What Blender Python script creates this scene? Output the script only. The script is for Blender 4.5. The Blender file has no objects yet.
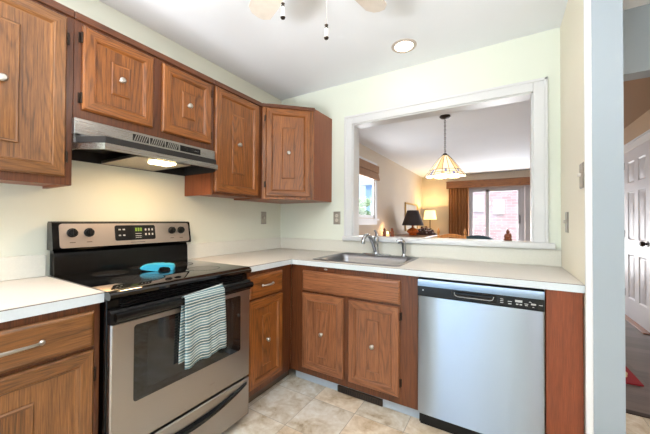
import bpy, bmesh, math, random
from mathutils import Vector, Matrix
random.seed(7)
SC = bpy.context.scene
COL = SC.collection
PI = math.pi

# ------------------------------------------------------------------ camera, world, lights, exposure
cam_d = bpy.data.cameras.new('camera')
cam = bpy.data.objects.new('camera', cam_d); COL.objects.link(cam)
cam_d.sensor_width = 36.0; cam_d.lens = 295.35 * 36.0 / 650.0
YAW, PITCH, ROLL = 0.5415, 0.0121, 0.005
fw = Vector((-math.sin(YAW)*math.cos(PITCH), math.cos(YAW)*math.cos(PITCH), math.sin(PITCH)))
rt = Vector((math.cos(YAW), math.sin(YAW), 0)); up = rt.cross(fw)
r2 = rt*math.cos(ROLL) + up*math.sin(ROLL); u2 = up*math.cos(ROLL) - rt*math.sin(ROLL)
cam.matrix_world = Matrix(((r2.x, u2.x, -fw.x, 1.98), (r2.y, u2.y, -fw.y, -2.3973), (r2.z, u2.z, -fw.z, 1.1991), (0, 0, 0, 1)))
cam_d.clip_start = 0.02
SC.camera = cam

world = bpy.data.worlds.new('daylight'); SC.world = world; world.use_nodes = True
bg = world.node_tree.nodes['Background']
bg.inputs[0].default_value = (0.55, 0.77, 1.0, 1); bg.inputs[1].default_value = 1.15

def lamp(name, kind, loc, energy, color, rot=(0, 0, 0), size=None, size_y=None, **kw):
    d = bpy.data.lights.new(name, kind); d.energy = energy; d.color = color
    if kind == 'AREA':
        d.shape = 'RECTANGLE'; d.size = size; d.size_y = size_y or size
    elif size is not None:
        d.shadow_soft_size = size
    for k, v in kw.items(): setattr(d, k, v)
    o = bpy.data.objects.new(name, d); COL.objects.link(o); o.location = loc; o.rotation_euler = rot
    return o
# daylight entering through the windows, plus added upward fills (each lamp lies in its window opening)
lamp('sun', 'SUN', (0, -8, 12), 2.4, (1.0, 0.95, 0.88), (math.radians(30), 0, 0), None, angle=0.01)
lamp('patio_door_daylight', 'AREA', (1.12, -3.93, 1.10), 6, (0.55, 0.77, 1.0), (PI/2, 0, 0), 1.2, 1.9)
lamp('patio_uplight_fill', 'AREA', (1.12, -3.94, 0.75), 60, (0.96, 0.98, 1.0), (PI/2+1.15, 0, 0), 1.2, 0.22, spread=math.radians(110))  # added fill lamp, aimed up to brighten the kitchen ceiling
lamp('side_window_daylight', 'AREA', (3.40, -2.55, 1.55), 6, (0.93, 0.97, 1.0), (PI/2, 0, PI/2), 1.0, 1.1)
lamp('side_uplight_fill', 'AREA', (3.41, -2.55, 1.16), 26, (0.96, 0.98, 1.0), (PI/2+1.1, 0, PI/2), 0.95, 0.2, spread=math.radians(110))  # second added ceiling fill, set in the side window opening
lamp('slider_daylight', 'AREA', (1.86, 6.38, 1.05), 25, (0.93, 0.96, 1.0), (PI/2, 0, PI), 1.0, 1.9)
lamp('slider_uplight_fill', 'AREA', (1.86, 6.36, 0.7), 32, (0.97, 0.97, 1.0), (PI/2+0.6, 0, PI), 1.0, 1.1)  # added fill tilted up to lift the living room ceiling
lamp('living_window_daylight', 'AREA', (-0.03, 2.15, 1.7), 13, (0.93, 0.96, 1.0), (PI/2, 0, -PI/2), 0.85, 0.85)
lamp('entry_daylight', 'AREA', (3.40, 4.6, 1.5), 1.5, (1.0, 0.95, 0.88), (PI/2, 0, PI/2), 1.2, 1.2)

SC.view_settings.view_transform = 'Standard'
SC.view_settings.look = 'None'
SC.view_settings.gamma = 1.0
SC.view_settings.use_curve_mapping = False
SC.view_settings.exposure = 0.68

# ------------------------------------------------------------------ materials
def C(r, g, b):
    f = lambda v: (v/255/12.92) if v/255 <= 0.04045 else ((v/255+0.055)/1.055)**2.4
    return (f(r), f(g), f(b), 1)
class NT:
    def __init__(s, name):
        s.m = bpy.data.materials.new(name); s.m.use_nodes = True
        s.t = s.m.node_tree; s.b = s.t.nodes['Principled BSDF']; s.out = s.t.nodes['Material Output']
    def n(s, typ, **kw):
        x = s.t.nodes.new(typ)
        for k, v in kw.items(): setattr(x, k, v)
        return x
    def l(s, a, b): s.t.links.new(a, b)
    def math(s, op, a, b=None, c=None):
        x = s.n('ShaderNodeMath', operation=op)
        for i, v in enumerate((a, b, c)):
            if v is None: continue
            if isinstance(v, (int, float)): x.inputs[i].default_value = v
            else: s.l(v, x.inputs[i])
        return x.outputs[0]
    def ramp(s, fac, stops):
        x = s.n('ShaderNodeValToRGB'); s.l(fac, x.inputs[0])
        e = x.color_ramp.elements
        while len(e) < len(stops): e.new(0.5)
        for i, (p, c) in enumerate(stops): e[i].position = p; e[i].color = c
        return x.outputs[0]
    def noise(s, vec, scale, detail=2, rough=0.5, dist=0.0):
        x = s.n('ShaderNodeTexNoise'); s.l(vec, x.inputs['Vector'])
        x.inputs['Scale'].default_value = scale; x.inputs['Detail'].default_value = detail
        x.inputs['Roughness'].default_value = rough; x.inputs['Distortion'].default_value = dist
        return x.outputs[0]
    def coords(s, scale=(1, 1, 1), rand=False, loc=(0, 0, 0)):
        tc = s.n('ShaderNodeTexCoord'); mp = s.n('ShaderNodeMapping')
        mp.inputs['Scale'].default_value = scale; mp.inputs['Location'].default_value = loc
        v = tc.outputs['Object']
        if rand:
            oi = s.n('ShaderNodeObjectInfo'); k = s.math('MULTIPLY', oi.outputs['Random'], 23.0)
            cb = s.n('ShaderNodeCombineXYZ')
            for i in range(3): s.l(k, cb.inputs[i])
            va = s.n('ShaderNodeVectorMath', operation='ADD'); s.l(v, va.inputs[0]); s.l(cb.outputs[0], va.inputs[1]); v = va.outputs[0]
        s.l(v, mp.inputs[0]); return mp.outputs[0]
    def bump(s, h, strength, dist=0.002):
        x = s.n('ShaderNodeBump'); x.inputs['Strength'].default_value = strength; x.inputs['Distance'].default_value = dist
        s.l(h, x.inputs['Height']); s.l(x.outputs[0], s.b.inputs['Normal'])
    def set(s, col=None, rough=None, metal=None, **kw):
        if col is not None: s.b.inputs['Base Color'].default_value = col
        if rough is not None: s.b.inputs['Roughness'].default_value = rough
        if metal is not None: s.b.inputs['Metallic'].default_value = metal
        for k, v in kw.items(): s.b.inputs[k.replace('_', ' ')].default_value = v
        return s

def plain(name, col, rough=0.5, metal=0.0, var=0.04, scale=30, **kw):
    t = NT(name).set(col, rough, metal, **kw)
    n = t.noise(t.coords(), scale, 3)
    a = tuple(max(0, c*(1-var)) for c in col[:3]) + (1,); b = tuple(min(1, c*(1+var)) for c in col[:3]) + (1,)
    t.l(t.ramp(n, [(0.3, a), (0.7, b)]), t.b.inputs['Base Color'])
    return t.m

def wood(name, dark, mid, light, axis='z', rough=0.38, contrast=1.0, ring=44.0, coat=0.12):
    t = NT(name)
    g = {'x': (0.10, 1, 1), 'y': (1, 0.10, 1), 'z': (1, 1, 0.10)}[axis]
    p = {'x': (0.03, 1, 1), 'y': (1, 0.03, 1), 'z': (1, 1, 0.03)}[axis]
    v1 = t.coords(g, True); v2 = t.coords(p, True)
    n1 = t.noise(v1, 5.5, 2.5, 0.42)
    s = t.math('SINE', t.math('MULTIPLY', n1, ring*PI))
    s = t.math('MULTIPLY_ADD', s, 0.5, 0.5)
    s = t.math('SUBTRACT', 1.0, t.math('POWER', s, 3.0))      # thin dark growth lines
    n2 = t.noise(v2, 300, 3, 0.7)
    n3 = t.noise(v1, 9, 2)
    f = t.math('ADD', t.math('MULTIPLY', s, 0.20*contrast), t.math('MULTIPLY', n2, 0.95))
    f = t.math('ADD', f, t.math('MULTIPLY', n3, 0.36))
    f = t.math('SUBTRACT', f, 0.375+0.08*contrast)
    t.l(t.ramp(f, [(0.0, dark), (0.45, mid), (0.9, light)]), t.b.inputs['Base Color'])
    t.set(rough=rough, Coat_Weight=coat, Coat_Roughness=0.25)
    t.bump(n2, 0.12)
    return t.m

def steel(name, col, rough, axis='x', amp=0.1):
    t = NT(name).set(col, rough, 1.0)
    sc = {'x': (0.02, 1, 1), 'y': (1, 0.02, 1), 'z': (1, 1, 0.02)}[axis]
    n = t.noise(t.coords(sc), 350, 2)
    t.l(t.math('MULTIPLY_ADD', n, amp, rough-amp/2), t.b.inputs['Roughness'])
    t.bump(n, 0.02, 0.0004)
    return t.m

def emit(name, col, strength, base=None):
    t = NT(name).set(base or col, 0.5)
    t.b.inputs['Emission Color'].default_value = col; t.b.inputs['Emission Strength'].default_value = strength
    n = t.noise(t.coords(), 20, 1)
    t.l(t.math('MULTIPLY_ADD', n, 0.1, 0.45), t.b.inputs['Roughness'])
    return t.m

M = {}
def woodset(key, dark, mid, light, **kw):
    for ax in 'xz': M[key+ax] = wood('oak_%s_%s' % (key, ax), dark, mid, light, ax, **kw)
woodset('up', C(58, 28, 8), C(150, 88, 36), C(206, 138, 70), contrast=0.8, ring=54)
woodset('lt', C(54, 30, 12), C(136, 88, 45), C(186, 132, 78), contrast=0.6, ring=72)
woodset('lo', C(72, 39, 21), C(150, 95, 60), C(194, 136, 94), contrast=0.75, ring=54)
woodset('fr', C(50, 24, 9), C(108, 58, 27), C(142, 84, 44), contrast=0.7)
M['panel'] = wood('panel_wood', C(92, 40, 18), C(138, 68, 36), C(160, 88, 50), 'z', contrast=0.35, ring=16)
M['side'] = wood('side_veneer', C(112, 54, 24), C(146, 78, 40), C(164, 95, 54), 'z', contrast=0.4, ring=16)
M['walnut'] = wood('walnut', C(70, 38, 15), C(124, 74, 34), C(156, 102, 54), 'x')
M['cornice_wood'] = wood('cornice_wood', C(88, 48, 18), C(148, 92, 44), C(178, 120, 64), 'x')
M['honey'] = wood('honey_wood', C(170, 100, 44), C(222, 156, 84), C(240, 186, 116), 'z')
M['carved'] = wood('carved_wood', C(84, 38, 14), C(140, 72, 34), C(176, 100, 52), 'z')

def paint(name, col, rough=0.6, b=0.05):
    t = NT(name).set(col, rough)
    v = t.coords(); n = t.noise(v, 2.0, 2)
    a = tuple(c*0.975 for c in col[:3]) + (1,)
    t.l(t.ramp(n, [(0.3, a), (0.7, col)]), t.b.inputs['Base Color'])
    t.bump(t.noise(v, 260, 2), b, 0.001)
    return t.m
M['mint'] = paint('mint_wall_paint', C(232, 236, 222))
M['cream'] = paint('cream_wall_paint', C(245, 238, 218))
M['ceil'] = paint('ceiling_paint', C(240, 243, 247), 0.8)
M['white'] = paint('white_trim_paint', C(226, 226, 226), 0.35, 0.01)
M['shaded_trim'] = paint('shaded_white_trim_paint', C(158, 168, 175), 0.4, 0.01)  # white trim with shade and cool light put into its colour
M['beige'] = paint('beige_wall_paint', C(214, 200, 180))
M['tan'] = paint('tan_wall_paint', C(196, 168, 138))
M['door_white'] = paint('door_paint', C(206, 203, 206), 0.4, 0.01)

def floor_tile():
    t = NT('stone_look_tile')
    v = t.coords((1, 1, 1), loc=(0.030, 0.103, 0))
    br = t.n('ShaderNodeTexBrick'); br.offset = 0.0; br.squash = 1.0
    t.l(v, br.inputs['Vector'])
    for k, x in (('Scale', 1.0), ('Brick Width', 0.305), ('Row Height', 0.305), ('Mortar Size', 0.0022), ('Mortar Smooth', 0.6), ('Bias', 0.0)): br.inputs[k].default_value = x
    br.inputs['Color1'].default_value = (0, 0, 0, 1); br.inputs['Color2'].default_value = (1, 1, 1, 1); br.inputs['Mortar'].default_value = (0.5, 0.5, 0.5, 1)
    vv = t.n('ShaderNodeVectorMath', operation='MULTIPLY_ADD'); t.l(br.outputs['Color'], vv.inputs[0]); vv.inputs[1].default_value = (3.1, 2.3, 0); t.l(v, vv.inputs[2])
    n1 = t.noise(vv.outputs[0], 7, 6, 0.62, 0.6); n2 = t.noise(vv.outputs[0], 26, 4, 0.6)
    f = t.math('ADD', t.math('MULTIPLY', n1, 0.8), t.math('MULTIPLY', n2, 0.25))
    col = t.ramp(f, [(0.33, C(160, 138, 112)), (0.42, C(204, 187, 162)), (0.53, C(226, 216, 200)), (0.66, C(244, 241, 235))])
    tone = t.ramp(t.math('MULTIPLY', br.outputs['Color'], 1.0), [(0.0, C(248, 236, 220)), (1.0, C(238, 240, 240))])
    mx = t.n('ShaderNodeMix', data_type='RGBA', blend_type='MULTIPLY'); mx.inputs[0].default_value = 1.0
    t.l(col, mx.inputs[6]); t.l(tone, mx.inputs[7])
    gm = t.n('ShaderNodeMix', data_type='RGBA'); t.l(br.outputs['Fac'], gm.inputs[0]); t.l(mx.outputs[2], gm.inputs[6]); gm.inputs[7].default_value = C(160, 147, 130)
    t.l(gm.outputs[2], t.b.inputs['Base Color'])
    t.set(rough=0.42)
    h = t.math('SUBTRACT', t.math('MULTIPLY', n1, 0.3), br.outputs['Fac']); t.bump(h, 0.25, 0.002)
    return t.m
M['tile'] = floor_tile()
def planks():
    t = NT('dark_floor_planks')
    v = t.coords()
    br = t.n('ShaderNodeTexBrick'); br.offset = 0.37; t.l(v, br.inputs['Vector'])
    for k, x in (('Scale', 1.0), ('Brick Width', 1.1), ('Row Height', 0.12), ('Mortar Size', 0.0015), ('Bias', 0.0)): br.inputs[k].default_value = x
    br.inputs['Color1'].default_value = (0.2, 0.2, 0.2, 1); br.inputs['Color2'].default_value = (0.9, 0.9, 0.9, 1); br.inputs['Mortar'].default_value = (0, 0, 0, 1)
    n = t.noise(t.coords((0.05, 1, 1)), 60, 4, 0.6)
    f = t.math('ADD', t.math('MULTIPLY', br.outputs['Color'], 0.4), t.math('MULTIPLY', n, 0.6))
    t.l(t.ramp(f, [(0.1, C(50, 42, 40)), (0.5, C(92, 80, 76)), (0.9, C(124, 110, 104))]), t.b.inputs['Base Color'])
    t.set(rough=0.35); return t.m
M['planks'] = planks()
def brickwall():
    t = NT('pink_brick')
    v = t.coords(); sw = t.n('ShaderNodeSeparateXYZ'); t.l(v, sw.inputs[0]); cb = t.n('ShaderNodeCombineXYZ'); t.l(sw.outputs[0], cb.inputs[0]); t.l(sw.outputs[2], cb.inputs[1])
    br = t.n('ShaderNodeTexBrick'); t.l(cb.outputs[0], br.inputs['Vector'])
    for k, x in (('Scale', 1.0), ('Brick Width', 0.3), ('Row Height', 0.1), ('Mortar Size', 0.01), ('Bias', 0.0)): br.inputs[k].default_value = x
    br.inputs['Color1'].default_value = C(206, 164, 166); br.inputs['Color2'].default_value = C(222, 186, 186); br.inputs['Mortar'].default_value = C(214, 200, 198)
    t.l(br.outputs['Color'], t.b.inputs['Base Color']); t.set(rough=0.9); return t.m
M['brick'] = brickwall()
M['counter'] = plain('speckled_laminate', C(210, 204, 195), 0.5, var=0.03, scale=180)
M['counter_edge'] = plain('laminate_edge', C(206, 213, 216), 0.45, var=0.02, scale=120)
M['backsplash'] = plain('backsplash_laminate', C(222, 220, 209), 0.4, var=0.02, scale=120)
M['seam'] = plain('seam_line', C(112, 98, 86), 0.6)
M['steel_warm'] = steel('brushed_steel_warm', (0.38, 0.35, 0.325, 1), 0.3, 'x')
M['steel_panel'] = steel('brushed_steel_panel', (0.60, 0.51, 0.45, 1), 0.3, 'x')
def steel_aniso(name, col, rough, an, rot):
    t = NT(name).set(col, rough, 1.0, Anisotropic=an, Anisotropic_Rotation=rot)
    tg = t.n('ShaderNodeTangent', direction_type='RADIAL', axis='Z'); t.l(tg.outputs[0], t.b.inputs['Tangent'])
    n = t.noise(t.coords((0.02, 1, 1)), 300, 2)
    t.l(t.math('MULTIPLY_ADD', n, 0.06, rough-0.03), t.b.inputs['Roughness'])
    return t.m
M['steel_dw'] = steel_aniso('brushed_steel_sky_tint', (0.43, 0.52, 0.65, 1), 0.34, 0.9, 0.25)  # blue of the reflected daylight is put into the steel colour
M['steel_canopy'] = steel('brushed_steel_canopy', (0.30, 0.285, 0.27, 1), 0.26, 'x', 0.03)  # darker copy of the hood steel, dim reflections put into its colour
M['steel_hood'] = steel('brushed_steel_hood', (0.38, 0.37, 0.355, 1), 0.28, 'x')
M['steel_sink'] = steel('brushed_steel_sink', (0.27, 0.27, 0.285, 1), 0.33, 'x')
M['chrome'] = plain('chrome', (0.46, 0.47, 0.49, 1), 0.14, 1.0, 0.02)
M['nickel'] = plain('satin_nickel', (0.50, 0.47, 0.43, 1), 0.28, 1.0, 0.03)
M['plate'] = plain('pewter_plate', (0.42, 0.39, 0.34, 1), 0.42, 0.85, 0.05)
M['bronze'] = plain('dark_bronze', C(52, 40, 32), 0.4, 0.7, 0.1)
M['black'] = plain('black_enamel', C(8, 8, 9), 0.2, 0, 0.1, Specular_IOR_Level=0.3)
M['black_plastic'] = plain('black_plastic', C(14, 14, 15), 0.32, 0, 0.1, Specular_IOR_Level=0.3)
M['glass_black'] = plain('black_glass', C(9, 9, 10), 0.035, 0, 0.1, Coat_Weight=0.5)
M['oven_glass'] = plain('smoked_oven_glass', C(34, 34, 33), 0.08, 0, 0.1, Coat_Weight=0.3)
M['ring'] = plain('burner_ring_print', C(46, 45, 45), 0.15)
M['dark'] = plain('dark_recess', C(30, 25, 22), 0.7)
M['mark'] = plain('pale_print', C(190, 190, 188), 0.5)
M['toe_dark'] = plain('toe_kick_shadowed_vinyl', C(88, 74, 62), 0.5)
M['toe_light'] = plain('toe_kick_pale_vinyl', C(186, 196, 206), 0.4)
M['register'] = plain('brown_register', C(62, 48, 38), 0.45, 0.3)
M['teal'] = plain('teal_silicone', C(58, 176, 206), 0.4, 0, 0.03)
M['clock'] = emit('green_clock_segments', C(150, 190, 60), 0.35, C(80, 96, 40))
M['hood_lens'] = emit('hood_lamp_lens', C(255, 226, 170), 9.0)
M['can_lens'] = emit('downlight_lens', C(255, 240, 220), 14.0)
M['fan_globe'] = emit('fan_globe_glass', C(255, 247, 238), 11.5)
M['fan_white'] = plain('fan_white_enamel', C(232, 226, 218), 0.4)
M['fan_blade'] = plain('fan_blade_cream', C(216, 206, 194), 0.5)
M['ring_paint'] = plain('downlight_ring', C(200, 186, 174), 0.5)
M['filter'] = plain('mesh_filter', (0.45, 0.40, 0.34, 1), 0.45, 0.9, 0.25, 400)
M['tiff'] = emit('cream_art_glass', C(255, 232, 190), 0.75, C(240, 225, 200))
M['tiff_amber'] = emit('amber_art_glass', C(250, 205, 140), 0.65, C(230, 200, 150))
M['tiff_blue'] = emit('violet_art_glass', C(150, 150, 205), 0.35, C(150, 150, 195))
M['lit_shade'] = emit('lit_linen_shade', C(255, 220, 140), 1.3, C(245, 225, 180))
M['shade_black'] = plain('charcoal_shade', C(58, 50, 50), 0.7)
M['flame'] = emit('candle_flame', C(255, 200, 110), 60)
M['wax'] = emit('glowing_wax', C(255, 190, 110), 1.0, C(240, 215, 180))
M['ceramic'] = plain('glazed_rust_ceramic', C(222, 116, 56), 0.2, 0, 0.35, 45)
M['curtain'] = plain('brown_drape', C(150, 98, 56), 0.8, 0, 0.1)
M['woven'] = wood('woven_bamboo', C(110, 72, 42), C(172, 124, 82), C(204, 158, 112), 'y', rough=0.7, contrast=0.6)
M['teal_uph'] = plain('slate_blue_fabric', C(72, 96, 104), 0.85, 0, 0.1)
M['grey_frame'] = paint('slider_frame_grey', C(186, 183, 186), 0.4, 0.01)
M['mat'] = plain('red_rug_pile', C(140, 28, 40), 0.95, 0, 0.15, 200)
M['mat_cream'] = plain('cream_rug_pile', C(206, 184, 146), 0.95, 0, 0.1, 200)
M['gold'] = plain('gilt_frame', C(196, 160, 96), 0.4, 0.4)
M['paper'] = plain('picture_paper', C(214, 206, 194), 0.8, 0, 0.1, 4)
M['leaf'] = plain('dried_leaves', C(84, 58, 54), 0.8, 0, 0.4, 30)
M['petal'] = plain('pale_petals', C(196, 184, 188), 0.8, 0, 0.2)
M['berry'] = plain('red_berries', C(176, 58, 40), 0.5)
M['green'] = plain('garden_foliage', C(150, 176, 130), 0.9, 0, 0.4, 8)
M['grass'] = plain('pale_ground', C(214, 212, 206), 0.95, 0, 0.1, 3)
M['shutter_blue'] = plain('blue_siding', C(150, 178, 216), 0.7)
M['thresh'] = wood('threshold_wood', C(90, 50, 20), C(150, 88, 44), C(176, 112, 62), 'y')
def pane():
    t = NT('window_glass')
    tr = t.n('ShaderNodeBsdfTransparent'); gl = t.n('ShaderNodeBsdfGlossy'); gl.inputs['Roughness'].default_value = 0.02
    mx = t.n('ShaderNodeMixShader'); mx.inputs[0].default_value = 0.04
    t.l(tr.outputs[0], mx.inputs[1]); t.l(gl.outputs[0], mx.inputs[2]); t.l(mx.outputs[0], t.out.inputs[0])
    return t.m
M['pane'] = pane()
def towel_mat():
    t = NT('striped_terry')
    tc = t.n('ShaderNodeTexCoord'); sp = t.n('ShaderNodeSeparateXYZ'); t.l(tc.outputs['UV'], sp.inputs[0])
    nz = t.noise(tc.outputs['Object'], 90, 2)
    vv = t.math('ADD', sp.outputs[1], t.math('MULTIPLY', nz, 0.006))
    s = t.math('SINE', t.math('MULTIPLY', vv, 2*PI*50)); s2 = t.math('SINE', t.math('MULTIPLY', vv, 2*PI*10))
    f = t.math('MULTIPLY_ADD', s, 0.5, 0.5)
    f2 = t.math('MULTIPLY_ADD', s2, 0.5, 0.5)
    base = t.ramp(f2, [(0.1, C(78, 100, 100)), (0.5, C(88, 122, 134)), (1.0, C(122, 146, 146))])
    mx = t.n('ShaderNodeMix', data_type='RGBA'); t.l(t.ramp(f, [(0.70, (0, 0, 0, 1)), (0.88, (0.85, 0.85, 0.85, 1))]), mx.inputs[0])
    t.l(base, mx.inputs[6]); mx.inputs[7].default_value = C(222, 222, 212)
    t.l(mx.outputs[2], t.b.inputs['Base Color']); t.set(rough=0.95)
    t.bump(t.noise(tc.outputs['Object'], 500, 2), 0.5, 0.002); return t.m
M['towel'] = towel_mat()

# ------------------------------------------------------------------ mesh helpers
class MB:
    def __init__(s): s.bm = bmesh.new(); s.uv = None
    def _face(s, vs, mat=0):
        try: f = s.bm.faces.new(vs)
        except ValueError: return None
        f.material_index = mat; return f
    def box(s, x0, x1, y0, y1, z0, z1, mat=0, bev=0.0, seg=1):
        b = s.bm
        v = [b.verts.new((x, y, z)) for z in (z0, z1) for y in (y0, y1) for x in (x0, x1)]
        fs = [s._face([v[i] for i in q], mat) for q in ((0, 2, 3, 1), (4, 5, 7, 6), (0, 1, 5, 4), (2, 6, 7, 3), (0, 4, 6, 2), (1, 3, 7, 5))]
        if bev > 0:
            es = {e for f in fs for e in f.edges}
            r = bmesh.ops.bevel(b, geom=list(es), offset=bev, segments=seg, affect='EDGES', profile=0.5)
            for f in r['faces']: f.material_index = mat
        return s
    def prism(s, pts, axis, lo, hi, mat=0):
        def P(a, b_, t): return {'x': (t, a, b_), 'y': (a, t, b_), 'z': (a, b_, t)}[axis]
        A = [s.bm.verts.new(P(a, b_, lo)) for a, b_ in pts]; B = [s.bm.verts.new(P(a, b_, hi)) for a, b_ in pts]
        n = len(pts)
        s._face(A[::-1], mat); s._face(B, mat)
        for i in range(n): s._face([A[i], A[(i+1) % n], B[(i+1) % n], B[i]], mat)
        return s
    def rings(s, rings, mat=0, cap0=True, cap1=True, closed=True, mats=None):
        R = [[s.bm.verts.new(p) for p in r] for r in rings]
        n = len(R[0])
        for k in range(len(R)-1):
            m = mats[k] if mats else mat
            for i in range(n if closed else n-1): s._face([R[k][i], R[k][(i+1) % n], R[k+1][(i+1) % n], R[k+1][i]], m)
        if cap0: s._face(R[0][::-1], mats[0] if mats else mat)
        if cap1: s._face(R[-1], mats[-1] if mats else mat)
        return s
    def loft_rect(s, x0, x1, z0, z1, prof, mh=0, mv=0, mp=0):
        """nested rectangles in the XZ plane, prof = [(inset, y)], sides coloured as stiles, tops as rails"""
        R = []
        for ins, y in prof:
            R.append([s.bm.verts.new(p) for p in ((x0+ins, y, z0+ins), (x1-ins, y, z0+ins), (x1-ins, y, z1-ins), (x0+ins, y, z1-ins))])
        for k in range(len(R)-1):
            for i in range(4): s._face([R[k][i], R[k][(i+1) % 4], R[k+1][(i+1) % 4], R[k+1][i]], mh if i % 2 == 0 else mv)
        s._face(R[-1], mp); s._face(R[0][::-1], mp)
        return s
    def lathe(s, prof, loc=(0, 0, 0), axis='z', n=20, mat=0):
        rs = []
        for r, h in prof:
            ring = []
            for i in range(n):
                a = 2*PI*i/n; c, d = r*math.cos(a), r*math.sin(a)
                p = {'z': (c, d, h), '-y': (c, -h, d), 'y': (-c, h, d), 'x': (h, c, d)}[axis]
                ring.append((p[0]+loc[0], p[1]+loc[1], p[2]+loc[2]))
            rs.append(ring)
        return s.rings(rs, mat)
    def tube(s, pts, r, n=10, mat=0, flat=None):
        P = [Vector(p) for p in pts]; rad = r if isinstance(r, (list, tuple)) else [r]*len(P)
        rs = []; prev = None
        for i, p in enumerate(P):
            d = (P[min(i+1, len(P)-1)] - P[max(i-1, 0)]).normalized()
            if prev is None:
                a = Vector((0, 0, 1)) if abs(d.z) < 0.9 else Vector((1, 0, 0)); u = d.cross(a).normalized()
            else: u = (prev - d*prev.dot(d)).normalized()
            prev = u; w = d.cross(u)
            fl = flat or 1.0
            rs.append([tuple(p + (u*math.cos(2*PI*k/n) + w*math.sin(2*PI*k/n)*fl)*rad[i]) for k in range(n)])
        return s.rings(rs, mat)
    def ball(s, c, r, sc=(1, 1, 1), mat=0, sub=2):
        g = bmesh.ops.create_icosphere(s.bm, subdivisions=sub, radius=r, matrix=Matrix.Translation(c) @ Matrix.Diagonal((*sc, 1)))
        for v in g['verts']:
            for f in v.link_faces: f.material_index = mat
        return s
    def build(s, name, mats, parent=None, loc=None, rotz=0.0, angle=35):
        me = bpy.data.meshes.new(name)
        bmesh.ops.recalc_face_normals(s.bm, faces=s.bm.faces[:])
        s.bm.to_mesh(me); s.bm.free()
        for m in (mats if isinstance(mats, (list, tuple)) else [mats]): me.materials.append(M[m] if isinstance(m, str) else m)
        for p in me.polygons: p.use_smooth = True
        me.set_sharp_from_angle(angle=math.radians(angle))
        o = bpy.data.objects.new(name, me); COL.objects.link(o)
        if parent is not None: o.parent = parent
        if loc is not None: o.location = loc
        o.rotation_euler = (0, 0, rotz)
        return o

def thing(name, label, cat, loc=(0, 0, 0), rotz=0.0, group=None):
    o = bpy.data.objects.new(name, None); COL.objects.link(o); o.empty_display_size = 0.05
    o.location = loc; o.rotation_euler = (0, 0, rotz); o['label'] = label; o['category'] = cat
    if group: o['group'] = group
    return o
def tag(o, label, cat, group=None):
    o['label'] = label; o['category'] = cat
    if group: o['group'] = group
    return o
def struct(o): o['kind'] = 'structure'; return o
def arc(pts_n, f): return [f(i/(pts_n-1)) for i in range(pts_n)]
def rrect(x0, x1, y0, y1, r, z, n=5):
    out = []
    for cx, cy, a0 in ((x1-r, y1-r, 0), (x0+r, y1-r, PI/2), (x0+r, y0+r, PI), (x1-r, y0+r, 1.5*PI)):
        for i in range(n):
            a = a0 + PI/2*i/(n-1); out.append((cx+r*math.cos(a), cy+r*math.sin(a), z))
    return out

# ------------------------------------------------------------------ the room
H = 2.454
XR, YB, YF = 3.37, -3.90, 6.30
def slab(name, mat, boxes, mats=None):
    m = MB()
    for b in boxes: m.box(*b)
    return struct(m.build(name, mats or mat))
slab('floor', 'tile', [(0, XR, YB, 0.2, -0.08, 0.0)])
slab('floor_living', 'planks', [(0, XR, 0.2, YF, -0.08, 0.0)])
slab('ceiling', 'ceil', [(-0.12, XR+0.12, YB-0.12, YF+0.12, H, H+0.1)])
WL = (1.70, 2.62, 1.25, 2.15)     # living window in the left wall
M['left_wall'] = paint('left_wall_paint', C(224, 226, 211))
M['shaded_ceil'] = paint('shaded_ceiling_paint', C(168, 134, 100))  # warm shade of the entry ceiling, put into a tan colour
slab('ceiling_entry_shade', 'shaded_ceil', [(2.64, XR, 0.12, YF, H-0.012, H)])  # thin slab added under the ceiling to carry the painted shade
slab('wall_left', None, [(-0.12, 0, YB-0.12, 0.06, 0, H), (-0.12, 0, 0.06, WL[0], 0, H, 1), (-0.12, 0, 3.15, YF+0.12, 0, H, 1), (-0.022, 0, WL[1], 3.15, 0, H, 1),
     (-0.022, 0, WL[0], WL[1], 0, WL[2], 1), (-0.022, 0, WL[0], WL[1], WL[3], H, 1)], ['left_wall', 'beige'])
# wall between kitchen and living room: kitchen face mint, living face beige
PX0, PX1, PZ0, PZ1 = 0.825, 2.154, 1.062, 2.066
bx = []
for (x0, x1, z0, z1) in ((0, PX0, 0, H), (PX1, 2.42, 0, H), (PX0, PX1, 0, PZ0-0.042), (PX0, PX1, PZ1, H)):
    bx += [(x0, x1, 0, 0.06, z0, z1, 0), (x0, x1, 0.06, 0.12, z0, z1, 1)]
slab('wall_back', None, bx, ['mint', 'beige'])
slab('wall_header', 'shaded_trim', [(2.42, XR, 0, 0.12, 2.072, H)])
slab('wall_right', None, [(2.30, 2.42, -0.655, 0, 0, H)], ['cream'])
slab('trim_1', None, [(2.296, 2.3215, -0.668, -0.655, 0, H, 0, 0.003), (2.3215, 2.424, -0.664, -0.655, 0, H, 1)], ['white', 'shaded_trim'])
slab('wall_far', 'beige', [(0, 1.204, YF, YF+0.12, 0, H), (2.452, XR, YF, YF+0.12, 0, H), (1.204, 2.452, YF, YF+0.12, 2.081, H)])
slab('wall_entry', 'tan', [(XR, XR+0.12, 0.0, 4.0, 0, H), (XR, XR+0.12, 4.0, 5.2, 0, 0.9), (XR, XR+0.12, 4.0, 5.2, 2.1, H), (XR, XR+0.12, 5.2, YF+.12, 0, H),
      (XR, XR+0.12, YB-.12, -3.05, 0, H), (XR, XR+0.12, -2.05, 0.0, 0, H), (XR, XR+0.12, -3.05, -2.05, 0, 1.0), (XR, XR+0.12, -3.05, -2.05, 2.1, H)])
slab('wall_rear', 'mint', [(0, 0.5, YB-0.12, YB, 0, H), (1.75, XR, YB-0.12, YB, 0, H), (0.5, 1.75, YB-0.12, YB, 2.1, H)])
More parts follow.
